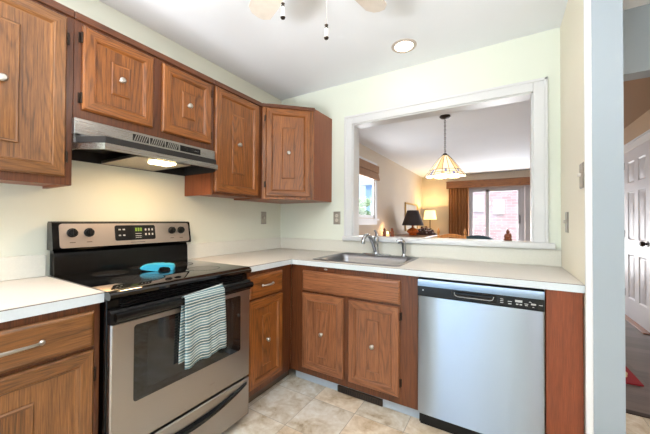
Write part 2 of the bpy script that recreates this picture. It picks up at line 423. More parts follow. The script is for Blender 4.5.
# pass-through casing, jamb liners and the ledge
m = MB()
CO, CT = 0.071, 2.137
def casing(m, x0, x1, z0, z1):
    m.box(x0, x1, -0.016, 0, z0, z1, 0, 0.003)
for a, b in ((PX0-CO, PX0), (PX1, PX1+CO+0.005)):
    casing(m, a, b, PZ0, CT)
casing(m, PX0, PX1, PZ1, CT)
m.box(PX0-CO-0.004, PX0-CO+0.014, -0.023, -0.012, PZ0, CT+0.004, 0, 0.003)
m.box(PX1+CO-0.01, PX1+CO+0.009, -0.023, -0.012, PZ0, CT+0.004, 0, 0.003)
m.box(PX0-CO-0.004, PX1+CO+0.009, -0.023, -0.012, CT-0.014, CT+0.004, 0, 0.003)
m.box(PX0, PX0+0.008, 0, 0.125, PZ0, PZ1); m.box(PX1-0.008, PX1, 0, 0.125, PZ0, PZ1); m.box(PX0, PX1, 0, 0.125, PZ1-0.008, PZ1)
struct(m.build('trim_2', 'white'))
m = MB(); m.box(PX0-CO-0.01, 2.267, -0.045, 0.0, 1.022, PZ0, 0, 0.006, 2); m.box(PX0, PX1, 0.0, 0.16, 1.022, PZ0, 0, 0.004)
struct(m.build('trim_3', 'white'))

# rear and side kitchen windows (behind the camera; they light the room and show in the steel)
def window(name, axis, c, a0, a1, z0, z1, n=2, mat='white'):
    m = MB(); t = 0.05
    def b(u0, u1, w0, w1, d=0.03 if abs(c) > 0.02 else 0.010):
        if axis == 'y': m.box(u0, u1, c-d, c+d, w0, w1)
        else: m.box(c-d, c+d, u0, u1, w0, w1)
    b(a0, a1, z0, z0+t); b(a0, a1, z1-t, z1)
    for i in range(n+1):
        u = a0 + (a1-a0-t)*i/n; b(u, u+t, z0+t, z1-t)
    f = struct(m.build(name, mat))
    g = MB()
    if axis == 'y': g.box(a0+0.01, a1-0.01, c-0.003, c+0.003, z0+0.01, z1-0.01)
    else: g.box(c-0.003, c+0.003, a0+0.01, a1-0.01, z0+0.01, z1-0.01)
    g.build('pane', 'pane', f)
    return f
window('window_2', 'y', YB-0.06, 0.5, 1.75, 0.0, 2.1, 2)
window('window_3', 'x', XR+0.06, -3.05, -2.05, 1.0, 2.1, 2)
window('window_4', 'x', XR+0.06, 4.0, 5.2, 0.9, 2.1, 2)
w1 = window('window_1', 'x', -0.012, WL[0], WL[1], WL[2], WL[3], 1)
m = MB()
m.box(0, 0.02, WL[0]-0.09, WL[0], WL[2]-0.02, WL[3]+0.09); m.box(0, 0.02, WL[1], WL[1]+0.09, WL[2]-0.02, WL[3]+0.09); m.box(0, 0.02, WL[0], WL[1], WL[3], WL[3]+0.09)
m.box(0, 0.05, WL[0]-0.12, WL[1]+0.12, WL[2]-0.045, WL[2]-0.012); m.box(0, 0.018, WL[0]-0.09, WL[1]+0.09, WL[2]-0.12, WL[2]-0.045)
struct(m.build('trim_4', 'white'))
# sliding glass door in the far wall
m = MB(); y0, y1 = YF-0.03, YF+0.06
m.box(1.215, 2.441, y0, y1, 2.028, 2.076); m.box(1.215, 2.441, y0, y1, 0.0, 0.03)
for a, b in ((1.215, 1.251), (2.378, 2.441)): m.box(a, b, y0, y1, 0.03, 2.028)
for a, b in ((1.251, 1.309), (1.603, 1.686), (2.305, 2.378)): m.box(a, b, y0+0.02, y1-0.01, 0.03, 2.028)
m.box(1.309, 2.305, y0+0.02, y1-0.01, 0.03, 0.12); m.box(1.309, 2.305, y0+0.02, y1-0.01, 1.965, 2.028)
d1 = struct(m.build('door_1', 'grey_frame'))
MB().box(1.298, 2.316, YF+0.012, YF+0.018, 0.1, 1.986).build('pane', 'pane', d1)
m = MB(); m.tube([(2.342, y0+0.02, 1.16), (2.342, y0-0.02, 1.18), (2.342, y0-0.025, 1.27), (2.342, y0-0.02, 1.309), (2.342, y0+0.02, 1.36)], 0.009); m.build('handle', 'black_plastic', d1)
m = MB(); m.box(2.452, 2.546, YF-0.02, YF, 0, 2.123); m.box(1.12, 1.204, YF-0.02, YF, 0, 2.123); m.box(1.204, 2.452, YF-0.02, YF, 2.081, 2.144)
struct(m.build('trim_5', 'grey_frame'))
# entry door in the right wall
DX = XR
dy0, dy1, dzt = 2.10, 2.88, 2.085
m = MB()
def dpanel(m, y0, y1, z0, z1):
    prof = [(0, -0.036), (0.004, -0.036), (0.016, -0.026), (0.024, -0.026), (0.04, -0.034)]
    R = [[m.bm.verts.new(p) for p in ((DX+d, y0+i, z0+i), (DX+d, y1-i, z0+i), (DX+d, y1-i, z1-i), (DX+d, y0+i, z1-i))] for i, d in prof]
    for k in range(len(R)-1):
        for i in range(4): m._face([R[k][i], R[k][(i+1) % 4], R[k+1][(i+1) % 4], R[k+1][i]])
    m._face(R[-1])
ys = [dy0, dy0+0.11, dy0+0.335, dy0+0.445, dy1-0.11, dy1]
zs = [0.012, 0.25, 0.80, 0.98, 1.58, 1.68, 1.95, dzt]
holes = {(i, j) for i in (1, 3) for j in (1, 3, 5)}
for i in range(5):
    for j in range(7):
        if (i, j) in holes: dpanel(m, ys[i], ys[i+1], zs[j], zs[j+1])
        else: m.box(DX-0.036, DX-0.002, ys[i], ys[i+1], zs[j], zs[j+1])
bmesh.ops.remove_doubles(m.bm, verts=m.bm.verts[:], dist=0.0004)
d2 = struct(m.build('door_2', 'door_white'))
for z in (0.30, 1.05, 1.92):
    MB().box(DX-0.046, DX-0.03, dy1-0.006, dy1+0.016, z-0.045, z+0.045, 0, 0.003).build('hinge', 'bronze', d2)
m = MB(); m.lathe([(0.001, 0.065), (0.022, 0.062), (0.03, 0.045), (0.024, 0.028), (0.012, 0.02), (0.012, 0.006), (0.032, 0.004), (0.032, 0.0)], (0, 0, 0), '-y', 18)
k = m.build('door_knob', 'bronze', d2, (DX-0.036, dy0+0.07, 0.96), -PI/2)
m = MB()
m.box(DX-0.022, DX, dy1+0.01, dy1+0.095, 0, dzt+0.1, 0, 0.004); m.box(DX-0.022, DX, dy0-0.095, dy0-0.01, 0, dzt+0.1, 0, 0.004)
m.box(DX-0.022, DX, dy0-0.01, dy1+0.01, dzt+0.012, dzt+0.1, 0, 0.004); m.box(DX-0.03, DX, dy0-0.11, dy1+0.11, dzt+0.1, dzt+0.118)
struct(m.build('trim_6', 'white'))
struct(MB().box(DX-0.10, DX-0.002, dy0-0.01, dy1+0.01, 0.0, 0.012, 0, 0.003).build('trim_7', 'thresh'))
struct(MB().box(2.42, XR, 0.18, 0.225, 0.0, 0.006, 0, 0.002).build('trim_8', 'bronze'))
m = MB(); m.box(DX-0.014, DX, dy1+0.095, YF, 0, 0.1); m.box(DX-0.014, DX, 0.12, dy0-0.095, 0, 0.1); struct(m.build('baseboard_right', 'white'))

# ------------------------------------------------------------------ cabinets (local frame: X along the width, front at -Y, Z up)
def knob(parent, x, z, y):
    m = MB(); m.lathe([(0.001, 0.026), (0.010, 0.0255), (0.0145, 0.021), (0.015, 0.016), (0.011, 0.011), (0.006, 0.008), (0.006, 0.003), (0.010, 0.001), (0.010, 0)], (x, y, z), '-y', 16)
    return m.build('knob', 'nickel', parent)
def hinge(parent, x, z, y, side):
    m = MB(); s = side
    m.tube([(x, y-0.012, z-0.024), (x, y-0.012, z+0.024)], 0.0042, 8)
    a, b = sorted((x, x+s*0.010)); m.box(a, b, y-0.003, y-0.0002, z-0.024, z+0.024, 0, 0.001)
    return m.build('hinge', 'bronze', parent)
def door(parent, x0, x1, z0, z1, yf, w, hinge_side=1, pw=None, ph=None, kn=True, hz=None):
    t = 0.021
    m = MB()
    F = 0.056
    m.loft_rect(x0, x1, z0, z1, [(0, yf-0.0005), (0, yf-0.013), (0.003, yf-0.0165), (0.006, yf-t), (F-0.013, yf-t), (F-0.010, yf-t+0.003), (F-0.007, yf-t+0.002), (F-0.001, yf-t+0.011), (F+0.002, yf-t+0.0115)], 1, 0, 0)
    d = m.build('door', [w+'z', w+'x'], parent)
    pl = yf-t+0.0115
    if pw:
        cx, cz = (x0+x1)/2, (z0+z1)/2
        m = MB(); m.loft_rect(cx-pw/2, cx+pw/2, cz-ph/2, cz+ph/2, [(0, pl+0.0005), (0, pl-0.004), (0.004, pl-0.0075), (0.008, pl-0.006), (0.012, pl-0.0065)], 1, 0, 0)
        m.build('raised_panel', [w+'z', w+'x'], d)
    if kn: knob(d, (x0+x1)/2, (z0+z1)/2, pl-0.0064 if pw else pl)
    if hinge_side:
        hx = (x1+0.004) if hinge_side > 0 else (x0-0.004)
        for z in (z0+0.09, z1-0.09) if hz is None else hz: hinge(d, hx, z, yf, hinge_side)
    return d
def pull(parent, x0, x1, z, yf):
    m = MB(); n = 15; L = x1-x0
    pts = [(x0+L*i/(n-1), yf-0.004-0.026*math.sin(PI*i/(n-1))**0.6, z+0.004*math.sin(PI*i/(n-1))) for i in range(n)]
    rad = [0.0065-0.0025*abs(2*i/(n-1)-1)**2 for i in range(n)]
    m.tube(pts, rad, 10); 
    for x in (x0, x1): m.lathe([(0.009, 0.0), (0.009, 0.004), (0.005, 0.008)], (x, yf, z), '-y', 12)
    return m.build('pull_handle', 'nickel', parent)
def drawer(parent, x0, x1, z0, z1, yf, w, pl=None):
    m = MB(); t = 0.021
    m.loft_rect(x0, x1, z0, z1, [(0, yf-0.0005), (0, yf-0.012), (0.004, yf-0.016), (0.012, yf-t), (0.02, yf-t)], 0, 0, 0)
    d = m.build('drawer_front', [w+'x'], parent)
    if pl: pull(d, pl[0], pl[1], (z0+z1)/2, yf-t)
    return d
def carcass(parent, W, D, z0, z1, side='side', top=True, frame='fr'):
    m = MB(); t = 0.016; yb = -0.001
    m.box(0.0, t, -D+0.02, yb, z0, z1); m.box(W-t, W, -D+0.02, yb, z0, z1)
    m.box(t, W-t, -D+0.02, yb, z0+0.012, z0+0.028); m.box(t, W-t, -0.012, yb, z0+0.028, z1-t)
    if top: m.box(t, W-t, -D+0.02, yb, z1-t, z1)
    m.build('carcass', side, parent)
    m = MB(); m.box(0, W, -D, -D+0.02, z0, z1, 0, 0.0015); return m.build('face_frame', frame+'z', parent)
def moulding(parent, x0, x1, D, z, left=False):
    m = MB(); m.box(x0, x1, -D-0.010, -D+0.01, z-0.035, z, 0, 0.003); m.build('top_moulding', 'frx', parent)

UT, UB, UD = 2.150, 1.371, 0.305
# tall wall cabinet left of the hood
c = thing('wall_cabinet', 'light oak wall cabinet left of the steel range hood, cut off by the picture edge', 'cabinet', (0, -2.293, 0), PI/2)
W = 0.449
carcass(c, W, UD, 1.352, UT); moulding(c, 0, W, UD, UT)
door(c, 0.025, W-0.028, 1.388, 2.098, -UD, 'lt', 1, 0.10, 0.48)
# short cabinet over the hood
c = thing('wall_cabinet', 'short two-door oak wall cabinet right above the range hood', 'cabinet', (0, -1.843, 0), PI/2)
W = 0.755
carcass(c, W, UD, 1.660, UT); moulding(c, 0, W, UD, UT)
door(c, 0.030, 0.351, 1.708, 2.098, -UD, 'up', -1, 0.085, 0.16, hz=(1.76, 2.04))
door(c, 0.404, 0.731, 1.704, 2.098, -UD, 'up', 1, 0.085, 0.16, hz=(1.76, 2.04))
# cabinet right of the hood
c = thing('wall_cabinet', 'tall narrow oak wall cabinet between the range hood and the angled corner cabinet', 'cabinet', (0, -1.087, 0), PI/2)
W = 0.474
carcass(c, W, UD, UB, UT); moulding(c, 0, W, UD, UT)
door(c, 0.010, W-0.054, 1.392, 2.108, -UD, 'up', 0, 0.115, 0.43)
# angled corner cabinet, built in a frame rotated 45 degrees whose origin is the room corner
c = thing('wall_cabinet', 'angled corner oak wall cabinet with plain brown side facing the pass-through', 'cabinet', (0, 0, 0), PI/4)
m = MB(); s2 = math.sqrt(0.5)
def rot(x, y): return (x*s2 + y*s2, -x*s2 + y*s2)          # world -> local (rotation by -45 deg)
foot = [rot(*p) for p in ((0.001, -0.001), (0.001, -0.611), (0.305, -0.611), (0.61, -0.306), (0.61, -0.001))]
m.prism(foot, 'z', UB, UT); m.build('carcass', 'side', c)
fy = rot(0.305, -0.611)[1]; fx0 = rot(0.305, -0.611)[0]; fx1 = rot(0.61, -0.306)[0]
MB().box(fx0+0.002, fx1, fy-0.006, fy+0.006, UB, UT, 0, 0.001).build('face_frame', 'upz', c)
m = MB(); m.box(fx0+0.002, fx1+0.003, fy-0.014, fy, UT-0.028, UT+0.002, 0, 0.003); m.build('top_moulding', 'frx', c)
door(c, fx0+0.030, fx1-0.036, 1.394, 2.112, fy-0.006, 'up', -1, 0.105, 0.42, hz=(1.49, 2.03))

# base cabinets
BD, BT, BB = 0.615, 0.873, 0.086
def toe(parent, x0, x1, mat, d=0.552):
    m = MB(); m.box(x0, x1, -d, -d+0.016, 0.0, BB+0.012); return m.build('toe_kick', mat, parent)
c = thing('base_cabinet', 'light oak base cabinet left of the range with a curved metal drawer pull', 'cabinet', (0, -2.50, 0), PI/2)
W = 0.650
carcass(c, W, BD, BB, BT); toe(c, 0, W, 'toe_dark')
drawer(c, 0.03, W-0.024, 0.712, 0.846, -BD, 'lt', (W/2-0.16, W/2+0.148))
d = door(c, 0.03, W-0.024, 0.135, 0.698, -BD, 'lt', 1, 0.26, 0.33, hz=(0.25, 0.600))
c = thing('base_cabinet', 'narrow one-door oak base cabinet between the range and the inside corner', 'cabinet', (0, -1.097, 0), PI/2)
W = 0.481
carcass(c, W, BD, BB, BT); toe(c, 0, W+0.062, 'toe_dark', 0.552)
drawer(c, 0.040, 0.360, 0.700, 0.846, -BD, 'up', (0.15, 0.25))
door(c, 0.040, 0.360, 0.130, 0.686, -BD, 'up', 0, 0.085, 0.33)
c = thing('sink_cabinet', 'two-door oak base cabinet under the steel sink with a false drawer front', 'cabinet', (0.6155, 0, 0), 0)
W = 0.936
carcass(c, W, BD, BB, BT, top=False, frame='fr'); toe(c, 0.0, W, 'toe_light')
drawer(c, 0.112, 0.832, 0.692, 0.836, -BD, 'lo')
door(c, 0.112, 0.447, 0.134, 0.676, -BD, 'lo', 0, 0.085, 0.33)
door(c, 0.486, 0.828, 0.134, 0.676, -BD, 'lo', 1, 0.085, 0.33, hz=(0.22, 0.62))
m = MB(); m.ball((0.30, -BD-0.001, 0.856), 0.012, (1.3, 0.25, 0.55)); m.build('catch', 'nickel', c)
m = MB(); m.box(0, 0.330, -0.012, 0.0, 0.0, 0.046, 0, 0.003)
for i in range(18): m.box(0.018+i*0.0167, 0.026+i*0.0167, -0.0145, -0.012, 0.010, 0.036, 1)
tag(m.build('floor_register', ['register', 'dark'], None, (0.985, -0.5525, 0.001)), 'dark brown heating register in the toe kick under the sink cabinet', 'vent')
o = MB().box(2.156, 2.2955, -0.628, -0.61, 0.0, 0.874, 0, 0.002).build('filler_panel', 'panel')
tag(o, 'reddish brown wood filler panel between dishwasher and pale wall end', 'panel')

# ------------------------------------------------------------------ worktops
CT0, CT1, CD = 0.875, 0.914, 0.636
def edge(m, kind, a0, a1, c, s=0.0006):
    if kind == 'x': m.box(c-0.003, c+s, a0, a1, CT1-0.0045, CT1-0.0018, 2); m.box(c-0.003, c+0.0004, a0, a1, CT0, CT1-0.0048, 1)
    else: m.box(a0, a1, c-s, c+0.003, CT1-0.0045, CT1-0.0018, 2); m.box(a0, a1, c-0.0004, c+0.003, CT0, CT1-0.0048, 1)
t = thing('worktop', 'short pale worktop with backsplash on the cabinet left of the range', 'worktop', (0, 0, 0))
m = MB(); m.box(0.001, CD, -2.52, -1.845, CT0, CT1); edge(m, 'x', -2.52, -1.845, CD); m.build('slab', ['counter', 'counter_edge', 'seam'], t)
MB().box(0.001, 0.02, -2.52, -1.845, CT1, 1.024, 0, 0.003).build('backsplash', 'backsplash', t)
SX0, SX1, SY0, SY1 = 0.80, 1.405, -0.575, -0.065
t = thing('worktop', 'long L-shaped pale worktop holding the steel sink under the pass-through', 'worktop', (0, 0, 0))
m = MB()
m.box(0.001, CD, -1.097, -CD, CT0, CT1); m.box(0.001, SX0, -CD, -0.001, CT0, CT1); m.box(SX1, 2.2995, -CD, -0.001, CT0, CT1)
m.box(SX0, SX1, -CD, SY0, CT0, CT1); m.box(SX0, SX1, SY1, -0.001, CT0, CT1)
edge(m, 'x', -1.097, -CD, CD); edge(m, 'y', CD, 2.2995, -CD)
m.build('slab', ['counter', 'counter_edge', 'seam'], t)
m = MB(); m.box(0.001, 0.02, -1.097, -0.02, CT1, 1.024, 0, 0.003); m.box(0.001, 2.2995, -0.02, -0.001, CT1, 1.0215, 0, 0.003)
m.build('backsplash', 'backsplash', t)

# ------------------------------------------------------------------ sink, faucet, sprayer
t = thing('sink', 'single-bowl stainless steel sink set into the worktop under the pass-through', 'sink', (0, 0, 0.914))
m = MB()
X0, X1, Y0, Y1 = 0.775, 1.430, -0.600, -0.042
bx0, bx1, by0, by1 = X0+0.035, X1-0.035, Y0+0.035, Y1-0.105
def rr(i, z, r): return rrect(X0+i, X1-i, Y0+i, Y1-i, r, z)
rg = [rr(0, 0.0005, 0.04), rr(0.003, 0.005, 0.04), rr(0.012, 0.0065, 0.035), rr(0.018, 0.0045, 0.03)]
rg += [rrect(bx0-0.008, bx1+0.008, by0-0.008, by1+0.008, 0.055, 0.0045), rrect(bx0, bx1, by0, by1, 0.05, -0.002), rrect(bx0+0.006, bx1-0.006, by0+0.006, by1-0.006, 0.05, -0.03),
       rrect(bx0+0.02, bx1-0.02, by0+0.02, by1-0.02, 0.05, -0.15), rrect(bx0+0.045, bx1-0.045, by0+0.045, by1-0.045, 0.04, -0.172)]
m.rings(rg, 0, cap0=False); m.build('basin', 'steel_sink', t, angle=50)
m = MB(); m.lathe([(0.001, -0.1695), (0.018, -0.1695), (0.02, -0.167), (0.042, -0.168), (0.045, -0.1725)], ((bx0+bx1)/2, (by0+by1)/2, 0), 'z', 20); m.build('drain', 'chrome', t)
fz = 0.914+0.0046
t = thing('faucet', 'chrome kitchen faucet with arched spout at the back of the sink', 'faucet', (1.085, -0.088, fz))
m = MB(); m.rings([rrect(-0.125, 0.125, -0.027, 0.027, 0.026, 0.0), rrect(-0.125, 0.125, -0.027, 0.027, 0.026, 0.006), rrect(-0.118, 0.118, -0.021, 0.021, 0.02, 0.011)]); m.build('base_plate', 'chrome', t)
m = MB(); m.lathe([(0.027, 0.010), (0.026, 0.025), (0.021, 0.045), (0.019, 0.075), (0.021, 0.105), (0.024, 0.125), (0.022, 0.145), (0.012, 0.155), (0.001, 0.157)], (0, 0, 0), 'z', 20); m.build('body', 'chrome', t)
m = MB(); p = [(0, -0.012, 0.03), (-0.008, -0.036, 0.085), (-0.014, -0.06, 0.125), (-0.02, -0.085, 0.150), (-0.026, -0.115, 0.165), (-0.032, -0.145, 0.162), (-0.037, -0.170, 0.142), (-0.039, -0.180, 0.118), (-0.038, -0.176, 0.100)]
m.tube(p, [0.016, 0.0165, 0.0165, 0.016, 0.015, 0.0145, 0.014, 0.014, 0.0145], 12); m.build('spout', 'chrome', t)
m = MB(); m.tube([(0, 0.0, 0.150), (-0.004, 0.012, 0.170), (-0.012, 0.02, 0.188), (-0.024, 0.024, 0.200)], [0.011, 0.009, 0.0075, 0.008], 10); m.build('lever', 'chrome', t)
t = thing('side_sprayer', 'small chrome side sprayer standing right of the kitchen faucet', 'sprayer', (1.318, -0.098, fz))
m = MB(); m.lathe([(0.022, 0), (0.022, 0.006), (0.016, 0.014), (0.013, 0.03)], (0, 0, 0), 'z', 16); m.build('collar', 'chrome', t)
m = MB(); m.tube([(0, 0, 0.022), (0.002, 0, 0.05), (0.0, 0, 0.085), (-0.002, -0.004, 0.110), (-0.016, -0.014, 0.127), (-0.036, -0.024, 0.123), (-0.044, -0.028, 0.114)], [0.014, 0.016, 0.017, 0.018, 0.019, 0.018, 0.016], 12); m.build('spray_head', 'chrome', t)

# ------------------------------------------------------------------ range (local frame, left wall)
RY0, RW = -1.845, 0.746
rg = thing('range', 'stainless steel electric range with black glass cooktop and striped towel', 'stove', (0, RY0, 0), PI/2)
m = MB(); m.box(0.002, RW-0.002, -0.650, -0.02, 0.03, 0.892, 0, 0.002); 
for x in (0.05, RW-0.05):
    for y in (-0.60, -0.08): m.lathe([(0.018, 0.0), (0.018, 0.031)], (x, y, 0), 'z', 12)
m.build('body', 'black', rg)
m = MB(); m.prism([(-0.03, 0.892), (-0.03, 0.914), (-0.05, 0.9185), (-0.655, 0.9185), (-0.676, 0.914), (-0.686, 0.905), (-0.686, 0.893), (-0.677, 0.884), (-0.640, 0.884), (-0.640, 0.892)], 'x', 0.0, RW)
ct = m.build('cooktop', 'glass_black', rg)
m = MB()
for (x, y, r) in ((0.20, -0.49, 0.115), (0.56, -0.49, 0.09), (0.20, -0.21, 0.085), (0.56, -0.21, 0.105), (0.38, -0.16, 0.055)):
    m.lathe([(r-0.003, 0.9186), (r-0.003, 0.9192), (r, 0.9192), (r, 0.9186)], (x, y, 0), 'z', 40)
    m.lathe([(0.001, 0.9186), (0.001, 0.9189), (r-0.006, 0.9189), (r-0.006, 0.9186)], (x, y, 0), 'z', 40)
m.build('burner_ring', 'ring', ct)
# backguard: lower black riser and the tilted control panel
m = MB(); m.prism([(-0.022, 0.9185), (-0.022, 1.045), (-0.062, 1.045), (-0.075, 1.02), (-0.080, 0.9185)], 'x', 0.012, RW-0.012); m.build('backguard_riser', 'black', rg)
m = MB(); m.prism([(-0.02, 1.045), (-0.02, 1.178), (-0.030, 1.188), (-0.066, 1.188), (-0.078, 1.180), (-0.100, 1.052), (-0.094, 1.043)], 'x', 0.0, RW); 
bgd = m.build('control_panel', 'black', rg)
def pan(x, z, off=0.0):      # point on the tilted face: z measured up the panel 0..1
    z0, z1, y0, y1 = 1.052, 1.180, -0.100, -0.078
    return (x, y0+(y1-y0)*z - off*0.985, z0+(z1-z0)*z + off*0.17)
def panel_rect(m, x0, x1, z0, z1, t, mat=0, r=0.006, base=0.0):
    P = rrect(x0, x1, z0*0.13, z1*0.13, r, 0, 4)
    m.rings([[pan(a, b/0.13, base) for a, b, _ in P], [pan(a, b/0.13, base+t) for a, b, _ in P]], mat)
m = MB(); panel_rect(m, 0.026, RW-0.014, 0.01, 0.97, 0.003, 0, 0.014); fp = m.build('fascia', 'steel_panel', bgd)
m = MB(); panel_rect(m, 0.272, 0.498, 0.20, 0.88, 0.003, 0, 0.01, 0.003); dp = m.build('display', 'black_plastic', fp)
m = MB()
for i, x in enumerate((0.385, 0.399, 0.413)): panel_rect(m, x-0.005, x+0.005, 0.60, 0.76, 0.0006, 0, 0.001, 0.006)
m.build('clock_digits', 'clock', dp)
def key(x0, x1, z0, z1, r, base, nm, par, mat):
    m = MB(); panel_rect(m, x0, x1, z0, z1, 0.0005, 0, r, base); m.build(nm, mat, par)
for x in (0.296, 0.318):
    for z in (0.40, 0.66): key(x-0.006, x+0.006, z, z+0.06, 0.001, 0.006, 'key_mark', dp, 'mark')
for x in (0.440, 0.460, 0.480):
    for z in (0.40, 0.62): key(x-0.0045, x+0.0045, z, z+0.10, 0.002, 0.006, 'key_mark', dp, 'mark')
for z in (0.30, 0.38, 0.48): key(0.380, 0.415, z, z+0.02, 0.0005, 0.006, 'key_mark', dp, 'mark')
key(0.352, 0.434, 0.088, 0.112, 0.0005, 0.003, 'printed_mark', fp, 'seam')
for x in (0.078, 0.150, 0.608, 0.672): key(x-0.012, x+0.012, 0.20, 0.23, 0.0005, 0.003, 'printed_mark', fp, 'seam')
for x in (0.078, 0.150, 0.608, 0.672):
    m = MB()
    # turn the knob axis along the panel normal
    ringp = [(0.0235, 0.0), (0.0235, 0.006), (0.019, 0.008), (0.0175, 0.022), (0.015, 0.025), (0.001, 0.0255)]
    cpt = Vector(pan(x, 0.60, 0.003)); nrm = (Vector(pan(x, 0.5, 1)) - Vector(pan(x, 0.5, 0))).normalized(); ux = Vector((1, 0, 0)); uz = nrm.cross(ux).normalized()
    m.rings([[tuple(cpt + nrm*h + (ux*math.cos(2*PI*i/20)+uz*math.sin(2*PI*i/20))*r) for i in range(20)] for r, h in ringp])
    a, b_ = ux*0.004, uz*0.018
    m.rings([[tuple(cpt + nrm*h + a*sx + b_*sz) for sx, sz in ((-1, -1), (1, -1), (1, 1), (-1, 1))] for h in (0.02, 0.030)])
    m.build('knob', 'black_plastic', bgd)
# oven door
OZ0, OZ1, OF = 0.277, 0.838, -0.680
m = MB()
m.loft_rect(0.006, RW-0.006, OZ0, 0.790, [(0, -0.651), (0, OF+0.006), (0.005, OF), (0.012, OF)], 0, 0, 0)
od = m.build('oven_door', 'steel_warm', rg)
m = MB(); m.prism([(-0.651, 0.788), (-0.651, 0.842), (OF+0.004, 0.842), (OF-0.003, 0.834), (OF-0.003, 0.788)], 'x', 0.004, RW-0.004); m.build('door_cap', 'black_plastic', od)
m = MB()
m.prism([(OF-0.022, 0.800), (OF-0.031, 0.806), (OF-0.035, 0.818), (OF-0.031, 0.830), (OF-0.022, 0.835), (OF-0.016, 0.830), (OF-0.015, 0.805)], 'x', 0.012, RW-0.012)
for x in (0.012, RW-0.045): m.box(x, x+0.033, OF-0.02, OF-0.0025, 0.803, 0.832, 0, 0.003)
m.build('handle', 'black', od)
m = MB(); m.rings([[(a, OF, b) for a, b, _ in rrect(0.090, 0.665, 0.450, 0.765, 0.012, 0)], [(a, OF-0.0025, b) for a, b, _ in rrect(0.090, 0.665, 0.450, 0.765, 0.012, 0)]]); wn = m.build('window_border', 'glass_black', od)
m = MB(); m.rings([[(a, OF-0.0025, b) for a, b, _ in rrect(0.145, 0.612, 0.485, 0.745, 0.02, 0)], [(a, OF-0.0032, b) for a, b, _ in rrect(0.145, 0.612, 0.485, 0.745, 0.02, 0)]]); m.build('window_glass', 'oven_glass', wn)
m = MB()
for i in range(4): m.box(0.05, RW-0.05, -0.668, -0.648, 0.8475+i*0.0095, 0.8525+i*0.0095, 0, 0.001)
m.build('vent_louvre', 'black_plastic', rg)
# storage drawer with black sculpted grip
m = MB(); m.loft_rect(0.006, RW-0.006, 0.045, 0.264, [(0, -0.651), (0, OF+0.006), (0.005, OF), (0.012, OF)], 0, 0, 0); sd = m.build('storage_drawer', 'steel_warm', rg)
m = MB(); n = 25; P = []
for i in range(n):
    u = i/(n-1); x = 0.03+(RW-0.06)*u; s = math.sin(PI*u)
    zc = 0.236-0.046*s; h = 0.010+0.009*s; d = 0.004+0.016*s**0.5
    P.append([(x, OF-0.0005, zc-h), (x, OF-d, zc-h*0.4), (x, OF-d, zc+h*0.5), (x, OF-0.0005, zc+h)])
m.rings(P); m.build('drawer_grip', 'black', sd)

# towel over the oven handle
def towel():
    t0 = MB(); bm = t0.bm; uvl = bm.loops.layers.uv.new('UVMap')
    hx0, hx1 = 0.292, 0.520     # along the handle (local x)
    yh, zh = OF-0.025, 0.8385
    nx, ns = 26, 44
    L_b, L_f = 0.30, 0.310
    V = []
    for j in range(ns+1):
        s = j/ns; row = []
        for i in range(nx+1):
            u = i/nx
            tot = L_b+L_f+0.05; d = s*tot
            sq = 0.012*math.sin(u*9+0.5)+0.006*math.sin(u*21)
            if d < L_b: y = yh+0.0135; z = zh-0.008-(L_b-d); fr = (L_b-d)
            elif d < L_b+0.05:
                a = PI*(d-L_b)/0.05; y = yh+0.0005+0.013*math.cos(a); z = zh-0.008+0.012*math.sin(a)+0.0; fr = 0
            else: fr = d-L_b-0.05; y = yh-0.0125; z = zh-0.008-fr
            k = min(1, fr/0.25)
            front = d >= L_b+0.025
            if front: y -= abs(sq)*k*0.7 + 0.004*k
            else: y += 0.0
            x = hx0+(hx1-hx0)*u
            if front: x += 0.012*k*u - 0.004*k; z -= 0.030*k*(1-u)*0.3 - 0.012*u*k + 0.004*math.sin(u*14)*k
            else: x -= 0.012*k; z += 0.02*u
            if not front: y = min(y, OF-0.0075)
            row.append(bm.verts.new((x, y, z)))
        V.append(row)
    for j in range(ns):
        for i in range(nx):
            f = bm.faces.new((V[j][i], V[j][i+1], V[j+1][i+1], V[j+1][i]))
            for l, (a, b) in zip(f.loops, ((i, j), (i+1, j), (i+1, j+1), (i, j+1))): l[uvl].uv = (a/nx, b/ns)
    o = t0.build('dish_towel', 'towel', None, (0, RY0, 0), PI/2, 60)
    md = o.modifiers.new('thickness', 'SOLIDIFY'); md.thickness = 0.003; md.offset = 0
    return o
tag(towel(), 'blue-green and white striped towel hanging on the oven door handle', 'towel')

# teal silicone pinch mitt on the cooktop
t = MB()
def mitt(m):
    n = 14; P = []
    # closed side profile (u along, z up) of a folded flexible grip, extruded across with rounded edges
    top = [(-0.078, 0.026), (-0.06, 0.033), (-0.03, 0.036), (0.0, 0.036), (0.03, 0.033), (0.055, 0.032), (0.075, 0.028), (0.082, 0.016), (0.080, 0.0005)]
    bot = [(0.068, 0.0005), (0.067, 0.012), (0.058, 0.019), (0.03, 0.021), (0.010, 0.018), (0.002, 0.0005), (-0.02, 0.0005), (-0.05, 0.004), (-0.078, 0.010), (-0.084, 0.018)]
    prof = top+bot
    for w, s in ((-0.042, 0.93), (-0.036, 1.0), (-0.012, 1.02), (0.012, 1.02), (0.036, 1.0), (0.042, 0.93)):
        P.append([(a*s, w*(1.0 if a > 0.03 else 0.85), b) for a, b in prof])
    m.rings(P)
mitt(t)
t.box(-0.005, 0.03, -0.012, 0.012, 0.034, 0.039, 0, 0.002)
tag(t.build('silicone_grip', 'teal', None, (0.335, -1.462, 0.9195), 0.95, 40), 'folded teal silicone pinch grip lying on the black glass cooktop', 'oven grip')

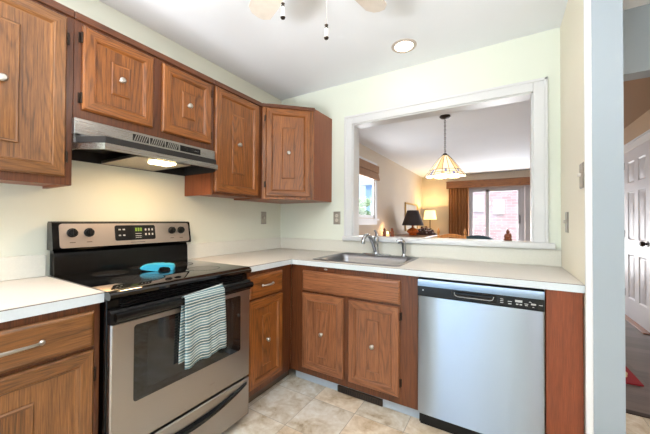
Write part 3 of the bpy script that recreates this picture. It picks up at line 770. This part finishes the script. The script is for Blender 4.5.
# ------------------------------------------------------------------ range hood
hd = thing('range_hood', 'slim stainless range hood with a lit lamp above the range', 'range hood', (0, -1.846, 0), PI/2)
W = 0.756; HZ0, HZ1, HZ2, HZ3 = 1.516, 1.578, 1.588, 1.659
m = MB(); m.box(0.0, W, -0.332, -0.002, HZ2, HZ3, 0, 0.0015); m.build('vent_band', 'steel_hood', hd)
m = MB()
def hp(f, z): return [(x, y, z) for x, y in f]
outer = [(0.0, -0.002), (0.0, -0.33), (0.072, -0.452), (W-0.072, -0.452), (W, -0.33), (W, -0.002)]
upper = [(0.0, -0.002), (0.0, -0.325), (0.078, -0.440), (W-0.078, -0.440), (W, -0.325), (W, -0.002)]
inner = [(0.008, -0.010), (0.008, -0.328), (0.077, -0.443), (W-0.077, -0.443), (W-0.008, -0.328), (W-0.008, -0.010)]
# canopy: shell open at the bottom
m.rings([hp(inner, HZ2-0.012), hp(inner, HZ0), hp(outer, HZ0), hp(outer, HZ0+0.028), hp(upper, HZ0+0.031), hp([(0.0, -0.002), (0.0, -0.325), (0.078, -0.345), (W-0.078, -0.345), (W, -0.325), (W, -0.002)], HZ2)], 0, mats=[1, 0, 2, 2, 0, 0])
m.build('canopy', ['steel_canopy', 'dark', 'steel_hood'], hd)
m = MB()
for x0, x1 in ((0.245, 0.325), (0.333, 0.413), (0.421, 0.496)):
    m.box(x0, x1, -0.334, -0.331, 1.612, 1.646, 1)
    for i in range(6): 
        a = x0+0.004+i*(x1-x0-0.012)/6
        m.prism([(a, 1.613), (a+0.005, 1.613), (a+0.016, 1.645), (a+0.011, 1.645)], 'y', -0.3348, -0.3339, 0)
m.build('vent_grille', ['steel_hood', 'dark'], hd)
m = MB(); m.box(0.508, 0.645, -0.3345, -0.331, 1.611, 1.646, 0, 0.001)
for x in (0.53, 0.57): m.box(x, x+0.022, -0.339, -0.3344, 1.620, 1.637, 0, 0.002)
for i in range(3): m.box(0.603+i*0.010, 0.609+i*0.010, -0.3349, -0.3344, 1.627, 1.629, 1)
m.build('switch_panel', ['black_plastic', 'mark'], hd)
m = MB(); m.box(0.235, 0.52, -0.40, -0.03, HZ0+0.003, HZ0+0.013, 0); m.build('grease_filter', 'filter', hd)
m = MB()
for a, b, c_, d in ((0.23, 0.525, -0.408, -0.40), (0.23, 0.525, -0.03, -0.022)): m.box(a, b, c_, d, HZ0+0.001, HZ0+0.016)
m.box(0.23, 0.235, -0.40, -0.03, HZ0+0.001, HZ0+0.016); m.box(0.52, 0.525, -0.40, -0.03, HZ0+0.001, HZ0+0.016); m.build('filter_frame', 'nickel', hd)
m = MB(); m.box(0.330, 0.440, -0.405, -0.315, HZ0-0.010, HZ0+0.003, 0, 0.004); m.build('lamp_lens', 'hood_lens', hd)
lamp('hood_bulb', 'AREA', (0.355, -1.45, HZ0-0.016), 2.3, (1.0, 0.64, 0.32), (0, 0, 0), 0.08, 0.12).parent = None

# ------------------------------------------------------------------ dishwasher
dw = thing('dishwasher', 'stainless steel dishwasher with black control strip under the worktop', 'dishwasher', (1.554, 0, 0))
W = 0.600
m = MB(); m.box(0.002, W-0.002, -0.60, -0.02, 0.02, 0.868); m.build('tub', 'black_plastic', dw)
DF = -0.646
m = MB(); n = 9
P = [[(x, y, z) for x, y in ((0.004, -0.60), (0.004, DF+0.004), (0.012, DF-0.001), (0.15, DF-0.003), (W/2, DF-0.004), (W-0.15, DF-0.003), (W-0.012, DF-0.001), (W-0.004, DF+0.004), (W-0.004, -0.60))] for z in (0.098, 0.768)]
m.rings(P); m.build('door_panel', 'steel_dw', dw)
m = MB(); m.prism([(-0.60, 0.769), (-0.60, 0.868), (DF+0.018, 0.868), (DF+0.004, 0.862), (DF-0.004, 0.846), (DF-0.004, 0.772), (DF, 0.769)], 'x', 0.003, W-0.003)
cp = m.build('control_strip', 'black_plastic', dw)
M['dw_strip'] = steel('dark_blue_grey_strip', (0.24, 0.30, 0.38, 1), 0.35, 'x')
m = MB(); m.prism([(DF-0.0042, 0.826), (DF-0.0042, 0.8465), (DF+0.0036, 0.8626), (DF+0.006, 0.8620), (DF-0.0035, 0.8455), (DF-0.0035, 0.826)], 'x', 0.004, W-0.004); m.build('strip_trim', 'dw_strip', cp)
m = MB(); 
hx0, hx1 = 0.185, 0.400
m.rings([[(a, DF-0.004, b) for a, b, _ in rrect(hx0, hx1, 0.782, 0.824, 0.012, 0)], [(a, DF-0.0055, b) for a, b, _ in rrect(hx0, hx1, 0.782, 0.824, 0.012, 0)]], 0)
m.rings([[(a, DF-0.0055, b) for a, b, _ in rrect(hx0+0.02, hx1-0.02, 0.795, 0.821, 0.01, 0)], [(a, DF-0.0058, b) for a, b, _ in rrect(hx0+0.02, hx1-0.02, 0.795, 0.821, 0.01, 0)]], 1)
m.prism([(DF-0.0055, 0.818), (DF-0.018, 0.814), (DF-0.019, 0.808), (DF-0.0055, 0.806)], 'x', hx0+0.02, hx1-0.02, 0)
ph = m.build('pocket_handle', ['black', 'dark'], cp)
m = MB(); m.tube([(hx0+0.014, DF-0.006, 0.812), (hx0+0.018, DF-0.006, 0.797), (hx0+0.03, DF-0.006, 0.791), (hx1-0.03, DF-0.006, 0.791), (hx1-0.018, DF-0.006, 0.797), (hx1-0.014, DF-0.006, 0.812)], 0.0016, 6); m.build('handle_rim', 'mark', ph)
y = DF-0.0042
def mk(x0, x1, z0, z1): MB().box(x0, x1, y-0.0005, y+0.0003, z0, z1).build('button_mark', 'mark', cp)
for k in range(3): mk(0.415, 0.428, 0.788+k*0.009, 0.7905+k*0.009)
mk(0.447, 0.465, 0.798, 0.801); mk(0.449, 0.463, 0.786, 0.790)
mk(0.478, 0.508, 0.800, 0.811); mk(0.482, 0.492, 0.787, 0.793); mk(0.497, 0.507, 0.787, 0.793)
mk(0.517, 0.532, 0.795, 0.798); mk(0.519, 0.530, 0.787, 0.791); mk(0.535, 0.545, 0.806, 0.809)
mk(0.543, 0.563, 0.794, 0.802); mk(0.549, 0.556, 0.783, 0.786); mk(0.574, 0.590, 0.796, 0.799)
mk(0.030, 0.038, 0.800, 0.808)
m = MB(); m.box(0.004, W-0.004, -0.585, -0.565, 0.001, 0.097); m.build('kick_plate', 'black_plastic', dw)

# ------------------------------------------------------------------ switch and outlet plates
def plate(name, label, cat, loc, rotz, kind, sc=1.0):
    t = thing(name, label, cat, loc, rotz)
    m = MB(); w, h = 0.036*sc, 0.059*sc
    m.loft_rect(-w, w, -h, h, [(0, -0.0005), (0, -0.003), (0.004, -0.006), (0.01, -0.006)]); m.build('cover_plate', 'plate', t)
    if kind == 'outlet':
        for z in (-0.021, 0.021):
            m = MB(); m.lathe([(0.016, 0.006), (0.016, 0.008), (0.001, 0.008)], (0, 0, z), '-y', 16, 0)
            for x in (-0.006, 0.006): m.box(x-0.001, x+0.001, -0.0085, -0.0078, z-0.004, z+0.005, 1)
            m.build('receptacle', ['paper', 'dark'], t)
    else:
        m = MB(); m.box(-0.006, 0.006, -0.018, -0.0058, -0.004, 0.012, 0, 0.002); m.build('toggle', 'paper', t)
    for z in ((-0.042, 0.042) if kind != 'outlet' else (0.0,)): MB().ball((0, -0.0062, z), 0.003, (1, 0.4, 1), 0, 1).build('screw', 'nickel', t)
    return t
plate('light_switch', 'pewter switch plate on the left wall under the narrow wall cabinet', 'switch', (0, -0.258, 1.222), PI/2, 'switch')
plate('wall_outlet', 'pewter outlet plate on the back wall beside the pass-through casing', 'outlet', (0.668, 0, 1.224), 0, 'outlet')
plate('light_switch', 'lower pewter switch plate on the cream wall above the worktop', 'switch', (2.30, -0.222, 1.196), -PI/2, 'switch')
plate('light_switch', 'upper pewter switch plate on the cream wall near its front edge', 'switch', (2.30, -0.598, 1.415), -PI/2, 'switch')

# ------------------------------------------------------------------ ceiling lamp and fan
t = thing('recessed_downlight', 'lit round recessed downlight in the kitchen ceiling', 'ceiling light', (1.376, -0.306, H))
m = MB(); m.lathe([(0.062, -0.001), (0.064, -0.006), (0.075, -0.007), (0.086, -0.004), (0.088, -0.0003)], (0, 0, 0), 'z', 36); m.build('trim_ring', 'ring_paint', t)
m = MB(); m.lathe([(0.001, -0.0045), (0.040, -0.006), (0.061, -0.003), (0.061, -0.001)], (0, 0, 0), 'z', 36); m.build('lens', 'can_lens', t)
fan = thing('ceiling_fan', 'white ceiling fan with two hanging pull chains above the range', 'ceiling fan', (1.367, -1.52, H))
m = MB(); m.lathe([(0.001, 0), (0.07, 0), (0.072, -0.03), (0.03, -0.055), (0.016, -0.06), (0.016, -0.11), (0.05, -0.115), (0.11, -0.13), (0.125, -0.16), (0.12, -0.21), (0.09, -0.235), (0.06, -0.24), (0.001, -0.24)], (0, 0, 0), 'z', 28); m.build('motor', 'fan_white', fan)
m = MB(); m.lathe([(0.001, -0.24), (0.104, -0.24), (0.108, -0.26), (0.104, -0.30), (0.088, -0.31), (0.001, -0.31)], (0, 0, 0), 'z', 28); m.build('switch_housing', 'fan_white', fan)
m = MB(); m.lathe([(0.085, -0.31), (0.092, -0.33), (0.092, -0.36), (0.075, -0.385), (0.04, -0.40), (0.001, -0.404)], (0, 0, 0), 'z', 28); m.build('globe', 'fan_globe', fan)
for k in range(5):
    a = math.radians(81+72*k); m = MB()
    P = [(0.12, -0.035), (0.20, -0.05), (0.40, -0.062), (0.50, -0.058), (0.53, -0.03), (0.535, 0.0), (0.53, 0.03), (0.50, 0.058), (0.40, 0.062), (0.20, 0.05), (0.12, 0.035)]
    A = [m.bm.verts.new((x*math.cos(a)-y*math.sin(a), x*math.sin(a)+y*math.cos(a), -0.200+y*0.2)) for x, y in P]
    B = [m.bm.verts.new((v.co.x, v.co.y, v.co.z+0.006)) for v in A]
    m._face(A[::-1]); m._face(B)
    for i in range(len(A)): m._face([A[i], A[(i+1) % len(A)], B[(i+1) % len(A)], B[i]])
    m.build('blade', 'fan_blade', fan)
for (x, y, zt, zb) in ((1.344, -1.623, 1.937, 1.881), (1.469, -1.545, 1.866, 1.814)):
    m = MB(); lx, ly = x-1.367, y+1.52
    m.tube([(lx, ly, -0.285), (lx, ly, zt-H+0.002)], 0.0009, 6); ch = m.build('pull_chain', 'nickel', fan)
    m = MB(); zc = zb-H; L = zt-zb
    m.lathe([(0.001, L), (0.004, L-0.001), (0.0065, L-0.004), (0.004, L-0.008), (0.0062, L-0.012), (0.004, L-0.014)], (lx, ly, zc), 'z', 12, 1)
    m.lathe([(0.0035, L-0.014), (0.0055, L-0.018), (0.006, 0.009), (0.005, 0.007)], (lx, ly, zc), 'z', 12, 0)
    m.lathe([(0.005, 0.008), (0.0085, 0.005), (0.007, 0.001), (0.001, 0.0)], (lx, ly, zc), 'z', 12, 1)
    m.build('pull_fob', ['fan_white', 'bronze'], ch)

# ------------------------------------------------------------------ living room beyond the pass-through
# stained-glass pendant
px, py = 1.393, 1.345
t = thing('pendant_lamp', 'stained-glass cone pendant lamp on a chain beyond the pass-through', 'pendant lamp', (px, py, H))
m = MB(); m.lathe([(0.001, 0), (0.06, 0), (0.062, -0.012), (0.045, -0.026), (0.012, -0.032), (0.001, -0.032)], (0, 0, 0), 'z', 24); m.build('canopy', 'bronze', t)
m = MB(); n = 17; z0, z1 = -0.032, -0.455; st = (z0-z1)/n
for i in range(n):
    zc = z0-(i+0.5)*st; h = st*0.62; w = 0.009
    pts = [((w*math.cos(a)) if i % 2 else 0, 0 if i % 2 else (w*math.cos(a)), zc+h*math.sin(a)) for a in [2*PI*k/10 for k in range(11)]]
    m.tube(pts, 0.0028, 6)
m.build('chain', 'bronze', t)
m = MB(); NP = 48
def sh(r, z, sc=0.0): return [((r+sc*abs(math.sin(8*2*PI*i/NP/2)))*math.cos(2*PI*i/NP), (r+sc*abs(math.sin(8*2*PI*i/NP/2)))*math.sin(2*PI*i/NP), z-sc*1.2*abs(math.sin(8*2*PI*i/NP/2))) for i in range(NP)]
rings = [sh(0.034, -0.472), sh(0.078, -0.520), sh(0.130, -0.590), sh(0.178, -0.656), sh(0.204, -0.690), sh(0.224, -0.714, 0.010)]
R = [[m.bm.verts.new(p) for p in r] for r in rings]
for k in range(5):
    for i in range(NP):
        pnl = i//3
        mat = (1 if pnl % 3 == 2 else 0) if k < 3 else ((2 if i % 6 == 1 else 0) if k == 3 else (2 if i % 9 == 4 else (1 if i % 9 == 0 else 0)))
        m._face([R[k][i], R[k][(i+1) % NP], R[k+1][(i+1) % NP], R[k+1][i]], mat)
shd = m.build('glass_shade', ['tiff', 'tiff_amber', 'tiff_blue'], t, angle=60)
m = MB()
for p_ in range(16):
    i = p_*3; m.tube([tuple(Vector(r[i])*1.004) if False else (r[i][0]*1.004, r[i][1]*1.004, r[i][2]) for r in rings], 0.0028, 6)
for rg_, rad in ((rings[0], 0.005), (rings[3], 0.0026), (rings[4], 0.0026), (rings[5], 0.0036)):
    m.tube([(x*1.003, y*1.003, z) for x, y, z in rg_+rg_[:2]], rad, 6)
m.build('leading', 'bronze', shd)
m = MB(); m.lathe([(0.001, -0.445), (0.02, -0.45), (0.036, -0.477), (0.03, -0.48), (0.001, -0.48)], (0, 0, 0), 'z', 20); m.build('cap', 'bronze', t)
lamp('pendant_bulb', 'POINT', (px, py, H-0.63), 9, (1.0, 0.85, 0.65), size=0.04)
# roman shade on the living window
t = thing('roman_shade', 'woven brown roman shade pulled up over the living room window', 'window shade', (0, WL[0]-0.04, 0), PI/2)
L = WL[1]-WL[0]+0.13
m = MB(); m.box(0, L, -0.055, -0.021, 2.06, 2.185); m.build('headrail', 'woven', t)
for k, (za, zb, d) in enumerate(((1.925, 2.005, 0.070), (1.945, 2.04, 0.062), (1.985, 2.075, 0.055))):
    m = MB(); m.prism([(-0.022, za+0.01), (-0.022, zb), (-d+0.02, zb), (-d, za+0.03), (-d+0.006, za), (-d+0.03, za)], 'x', 0.002*k, L-0.002*k); m.build('fold', 'woven', t)
# framed picture
t = thing('framed_picture', 'large gilt framed picture on the living room left wall', 'picture', (0, 4.53, 0), PI/2)
m = MB(); L = 1.16
for a, b, c0, c1 in ((0, L, 0.96, 1.0), (0, L, 1.60, 1.64), (0, 0.05, 1.0, 1.60), (L-0.05, L, 1.0, 1.60)): m.box(a, b, -0.03, -0.001, c0, c1, 0, 0.006)
m.build('frame', 'gold', t); MB().box(0.045, L-0.045, -0.012, -0.001, 0.995, 1.605).build('picture_sheet', 'paper', t)
# sideboard along the left wall
t = thing('sideboard', 'long wooden sideboard along the living room left wall under the window', 'sideboard', (0, 2.0, 0), PI/2)
L = 2.75; SZ = 0.90
m = MB(); m.box(0.0, L, -0.72, -0.003, SZ-0.03, SZ, 0, 0.006); m.build('top', 'walnut', t)
m = MB(); m.box(0.03, L-0.03, -0.57, -0.01, 0.12, SZ-0.03); m.build('body', 'walnut', t)
for x in (0.06, L-0.06):
    for y in (-0.53, -0.05): MB().lathe([(0.018, 0), (0.028, 0.12)], (x, y, 0), 'z', 12).build('leg', 'walnut', t)
for i in range(4):
    x0 = 0.06+i*0.66; m = MB(); m.loft_rect(x0, x0+0.56, 0.16, SZ-0.06, [(0, -0.57), (0, -0.586), (0.05, -0.588), (0.06, -0.580)]); d = m.build('door', 'walnut', t); knob(d, x0+0.5, 0.55, -0.58)
# dark shaded lamp on sideboard
t = thing('table_lamp', 'table lamp with a black tapered shade and rust coloured base on the sideboard', 'lamp', (0.334, 3.98, SZ))
m = MB(); m.lathe([(0.001, 0), (0.08, 0), (0.085, 0.012), (0.07, 0.025), (0.12, 0.06), (0.125, 0.09), (0.08, 0.13), (0.025, 0.16), (0.016, 0.18), (0.03, 0.20), (0.014, 0.215), (0.010, 0.30)], (0, 0, 0), 'z', 22); m.build('base', 'ceramic', t)
m = MB(); m.lathe([(0.228, 0.205), (0.115, 0.525), (0.112, 0.525), (0.225, 0.205)], (0, 0, 0), 'z', 32); m.build('lamp_shade', 'shade_black', t)
m = MB()
for a in (0, 2*PI/3, 4*PI/3): m.tube([(0.01*math.cos(a), 0.01*math.sin(a), 0.29), (0.117*math.cos(a), 0.117*math.sin(a), 0.518)], 0.002, 6)
m.build('shade_frame', 'bronze', t)
lamp('table_lamp_bulb', 'POINT', (0.334, 3.98, SZ+0.33), 3.5, (1.0, 0.72, 0.42), size=0.03)
# dried arrangement beside it
m = MB(); rnd = random.Random(3)
m.lathe([(0.001, 0), (0.24, 0), (0.25, 0.02), (0.16, 0.07), (0.001, 0.10)], (0, 0, 0), 'z', 18)
for i in range(110):
    a = rnd.uniform(0, 2*PI); r = 0.27*math.sqrt(rnd.random()); h = 0.17*(1-(r/0.30)**2)*rnd.uniform(0.5, 1.0)+0.018
    k = rnd.random(); mt = 0 if k < 0.68 else (1 if k < 0.86 else 2)
    m.ball((r*math.cos(a)*0.75, r*math.sin(a)*1.1, h), 0.030 if mt < 2 else 0.018, (rnd.uniform(0.6, 1.1), rnd.uniform(0.6, 1.1), rnd.uniform(0.35, 0.6)), mt, 1)
o = m.build('dried_arrangement', ['leaf', 'petal', 'berry'], None, (0.48, 4.42, SZ)); tag(o, 'low dark dried flower and berry arrangement beside the black-shaded lamp on the sideboard', 'decoration')
# candle on the sideboard
t = thing('candle', 'small glowing candle on the sideboard below the living room window', 'candle', (0.10, 3.05, SZ))
MB().lathe([(0.045, 0), (0.045, 0.006), (0.028, 0.008), (0.028, 0.05), (0.001, 0.052)], (0, 0, 0), 'z', 18).build('wax', 'wax', t)
MB().lathe([(0.001, 0.054), (0.008, 0.062), (0.007, 0.074), (0.001, 0.095)], (0, 0, 0), 'z', 10).build('flame', 'flame', t)
lamp('candle_glow', 'POINT', (0.10, 3.05, SZ+0.13), 0.7, (1.0, 0.62, 0.3), size=0.02)
# figurines on the ledge
def figurine(label, x, y, s, squat):
    m = MB()
    m.lathe([(0.001, 0), (0.020*squat, 0), (0.022*squat, 0.008), (0.017*squat, 0.016), (0.020*squat, 0.030), (0.015*squat, 0.046), (0.009, 0.052), (0.012, 0.060), (0.011, 0.070), (0.005, 0.078), (0.001, 0.084)], (0, 0, 0), 'z', 14)
    m.ball((0.011*squat, -0.006, 0.040), 0.011, (0.8, 0.8, 1.5), 0, 1); m.ball((-0.013*squat, -0.004, 0.034), 0.010, (0.8, 0.8, 1.6), 0, 1); m.ball((0, -0.010, 0.062), 0.006, (1, 1, 0.8), 0, 1)
    o = m.build('figurine', 'carved', None, (x, y, PZ0)); o.scale = (s, s, s); tag(o, label, 'figurine', )
    return o
def on_ledge(px_, y):   # x on the ledge for a distance y
    return px_
figurine('stout carved wooden figurine on the right end of the pass-through ledge', 2.012, 0.10, 0.98, 1.3)
figurine('slim dark wooden figurine on the ledge nearer the left pass-through casing', 1.082, 0.12, 0.90, 0.8)
figurine('slim amber wooden figurine on the ledge nearer the black-shaded lamp', 1.152, 0.12, 0.95, 0.95)
# floor lamp in the far corner
t = thing('floor_lamp', 'lit yellow-shaded floor lamp in the far living room corner', 'lamp', (0.31, 5.85, 0))
m = MB(); m.lathe([(0.001, 0), (0.13, 0), (0.13, 0.015), (0.03, 0.03), (0.012, 0.05), (0.011, 1.30)], (0, 0, 0), 'z', 20); m.build('pole', 'bronze', t)
m = MB(); m.lathe([(0.165, 1.245), (0.13, 1.485), (0.127, 1.485), (0.162, 1.245)], (0, 0, 0), 'z', 28); m.build('lamp_shade', 'lit_shade', t)
lamp('floor_lamp_bulb', 'POINT', (0.31, 5.85, 1.42), 16, (1.0, 0.74, 0.36), size=0.05)
# drapes and cornice
t = thing('window_cornice', 'long brown wooden cornice box above the sliding glass door', 'cornice', (0.676, 6.28, 0))
m = MB(); L = 1.908
m.box(0, L, -0.15, -0.13, 2.077, 2.258, 0, 0.003); m.box(0, 0.02, -0.13, 0.02, 2.077, 2.258); m.box(L-0.02, L, -0.13, 0.02, 2.077, 2.258); m.box(0.02, L-0.02, -0.13, 0.02, 2.217, 2.258); m.box(-0.01, L+0.01, -0.165, -0.12, 2.245, 2.265); m.build('box', 'cornice_wood', t)
m = MB(); n = 72; f, b = [], []
for i in range(n+1):
    u = i/n; x = 0.727+0.493*u; yw = 6.20+0.028*math.sin(u*2*PI*7)+0.008*math.sin(u*31)
    f.append((x, yw)); 
A = []
for z in (0.02, 1.0, 2.212):
    A.append([m.bm.verts.new((x, y, z)) for x, y in f] + [m.bm.verts.new((x, y+0.006, z)) for x, y in reversed(f)])
N = len(A[0])
for k in range(2):
    for i in range(N): m._face([A[k][i], A[k][(i+1) % N], A[k+1][(i+1) % N], A[k+1][i]])
tag(m.build('drape', 'curtain', None, angle=70), 'pleated brown drape gathered left of the sliding glass door', 'curtain')
# dining chair
def ladder_chair(label, x, y, rz, w=0.338):
    t = thing('dining_chair', label, 'chair', (x, y, 0), rz); h = w/2
    for sx in (-1, 1):
        m = MB(); m.lathe([(0.015, 0), (0.019, 0.45), (0.019, 0.94), (0.013, 0.985), (0.016, 1.0), (0.011, 1.015), (0.019, 1.04), (0.020, 1.06), (0.013, 1.085), (0.005, 1.102), (0.001, 1.104)], (sx*h, 0, 0), 'z', 14); m.build('back_post', 'honey', t)
        m = MB(); m.lathe([(0.014, 0), (0.019, 0.3), (0.017, 0.44)], (sx*(h+0.03), -0.40, 0), 'z', 12); m.build('leg', 'honey', t)
    m = MB(); m.prism([(-h, 0.02), (h, 0.02), (h+0.05, -0.42), (-h-0.05, -0.42)], 'z', 0.44, 0.465); m.build('seat', 'honey', t)
    for zc, hh in ((0.62, 0.06), (0.79, 0.06), (0.955, 0.07)):
        n = 12; P = [(-h+w*i/n, zc-0.01+(0.035 if zc > 0.9 else 0.012)*math.sin(PI*i/n)) for i in range(n+1)] ; Q = [(-h+w*i/n, zc+hh-0.035+(0.040 if zc > 0.9 else 0.018)*math.sin(PI*i/n)) for i in range(n, -1, -1)]
        m = MB(); m.prism(P+Q, 'y', -0.008, 0.008); m.build('slat', 'honey', t)
    for z in (0.2, 0.3): MB().tube([(-h-0.02, -0.40, z), (h+0.02, -0.40, z)], 0.009, 8).build('stretcher', 'honey', t)
ladder_chair('honey wooden ladder-back dining chair with turned finials beyond the ledge', 1.385, 1.93, 0.0)
# upholstered chair
t = thing('armchair', 'slate blue upholstered chair with a rounded back before the sliding door', 'armchair', (1.56, 4.12, 0), -0.25)
m = MB(); n = 16
A = [(-0.31+0.62*i/n, 0.83+0.095*(1-abs(2*i/n-1)**2.4)) for i in range(n+1)]
m.prism([(-0.30, 0.40), (0.30, 0.40)]+A[::-1], 'y', -0.06, 0.06); m.build('backrest', 'teal_uph', t)
MB().box(-0.31, 0.31, 0.06, 0.60, 0.25, 0.45, 0, 0.03, 3).build('seat', 'teal_uph', t)
for sx in (-1, 1):
    MB().box(min(sx*0.31, sx*0.39), max(sx*0.31, sx*0.39), -0.04, 0.56, 0.22, 0.62, 0, 0.03, 3).build('arm', 'teal_uph', t)
    for y in (0.0, 0.52): MB().lathe([(0.016, 0), (0.022, 0.252)], (sx*0.27, y, 0), 'z', 10).build('leg', 'walnut', t)
# rug at the entry
t = thing('rug', 'red rug with a cream motif on the dark planks past the wall end', 'rug', (2.86, 0.66, 0.0), 0)
pts = [(-0.40, -0.055), (0.0, 0.0), (-0.012, 0.42), (-0.42, 0.42)]
m = MB(); m.prism(pts, 'z', 0.0, 0.010); m.build('pile', 'mat', t)
m = MB(); m.rings([[(-0.085+0.042*math.cos(a)*(1+0.2*math.sin(3*a)), 0.16+0.075*math.sin(a), z) for a in [2*PI*i/24 for i in range(24)]] for z in (0.0095, 0.0112)])
m.rings([[(-0.06+0.022*math.cos(a), 0.28+0.03*math.sin(a), z) for a in [2*PI*i/16 for i in range(16)]] for z in (0.0095, 0.0112)]); m.build('motif', 'mat_cream', t)

# ------------------------------------------------------------------ outdoors, seen through the panes
struct(MB().box(-14, 14, YF+0.12, 16, -0.25, -0.1).build('ground', 'grass'))
struct(MB().box(-14, -0.12, YB, YF+0.12, -0.25, -0.1).build('ground_side', 'grass'))
t = thing('brick_building', 'pink brick building with white windows beyond the sliding glass door', 'building', (0, 10.0, 0))
MB().box(-1.3, 6, 0, 3.0, -0.1, 5.0).build('wall', 'brick', t)
for x0, x1, z0, z1 in ((1.68, 2.03, 1.46, 1.98), (0.95, 1.40, 1.56, 2.16)): MB().box(x0, x1, -0.06, 0.0, z0, z1, 0, 0.01).build('window', 'white', t)
t = thing('garden_shrub', 'leafy green shrub outside the living room side window', 'shrub', (-3.1, 8.3, -0.1))
m = MB(); rnd = random.Random(5)
for i in range(60): m.ball((rnd.gauss(0, 0.30), rnd.gauss(0, 0.35), 0.4+rnd.random()*1.7), rnd.uniform(0.12, 0.24), (1, 1, 0.8), 0, 1)
m.build('foliage', 'green', t); MB().lathe([(0.07, 0), (0.05, 1.4)], (0, 0, 0), 'z', 10).build('stem', 'walnut', t)
t = thing('garden_shed', 'blue sided shed outside beyond the living room side window', 'shed', (-4.42, 13.0, -0.1))
MB().box(-0.2, 0.75, 0, 2.0, 0, 3.3).build('wall', 'shutter_blue', t)
m = MB(); m.prism([(-0.45, 3.3), (0.9, 3.3), (0.22, 3.9)], 'y', -0.15, 2.15); m.build('roof', 'grass', t)
MB().box(0.1, 0.4, -0.03, 0.0, 1.0, 2.0).build('window', 'white', t)
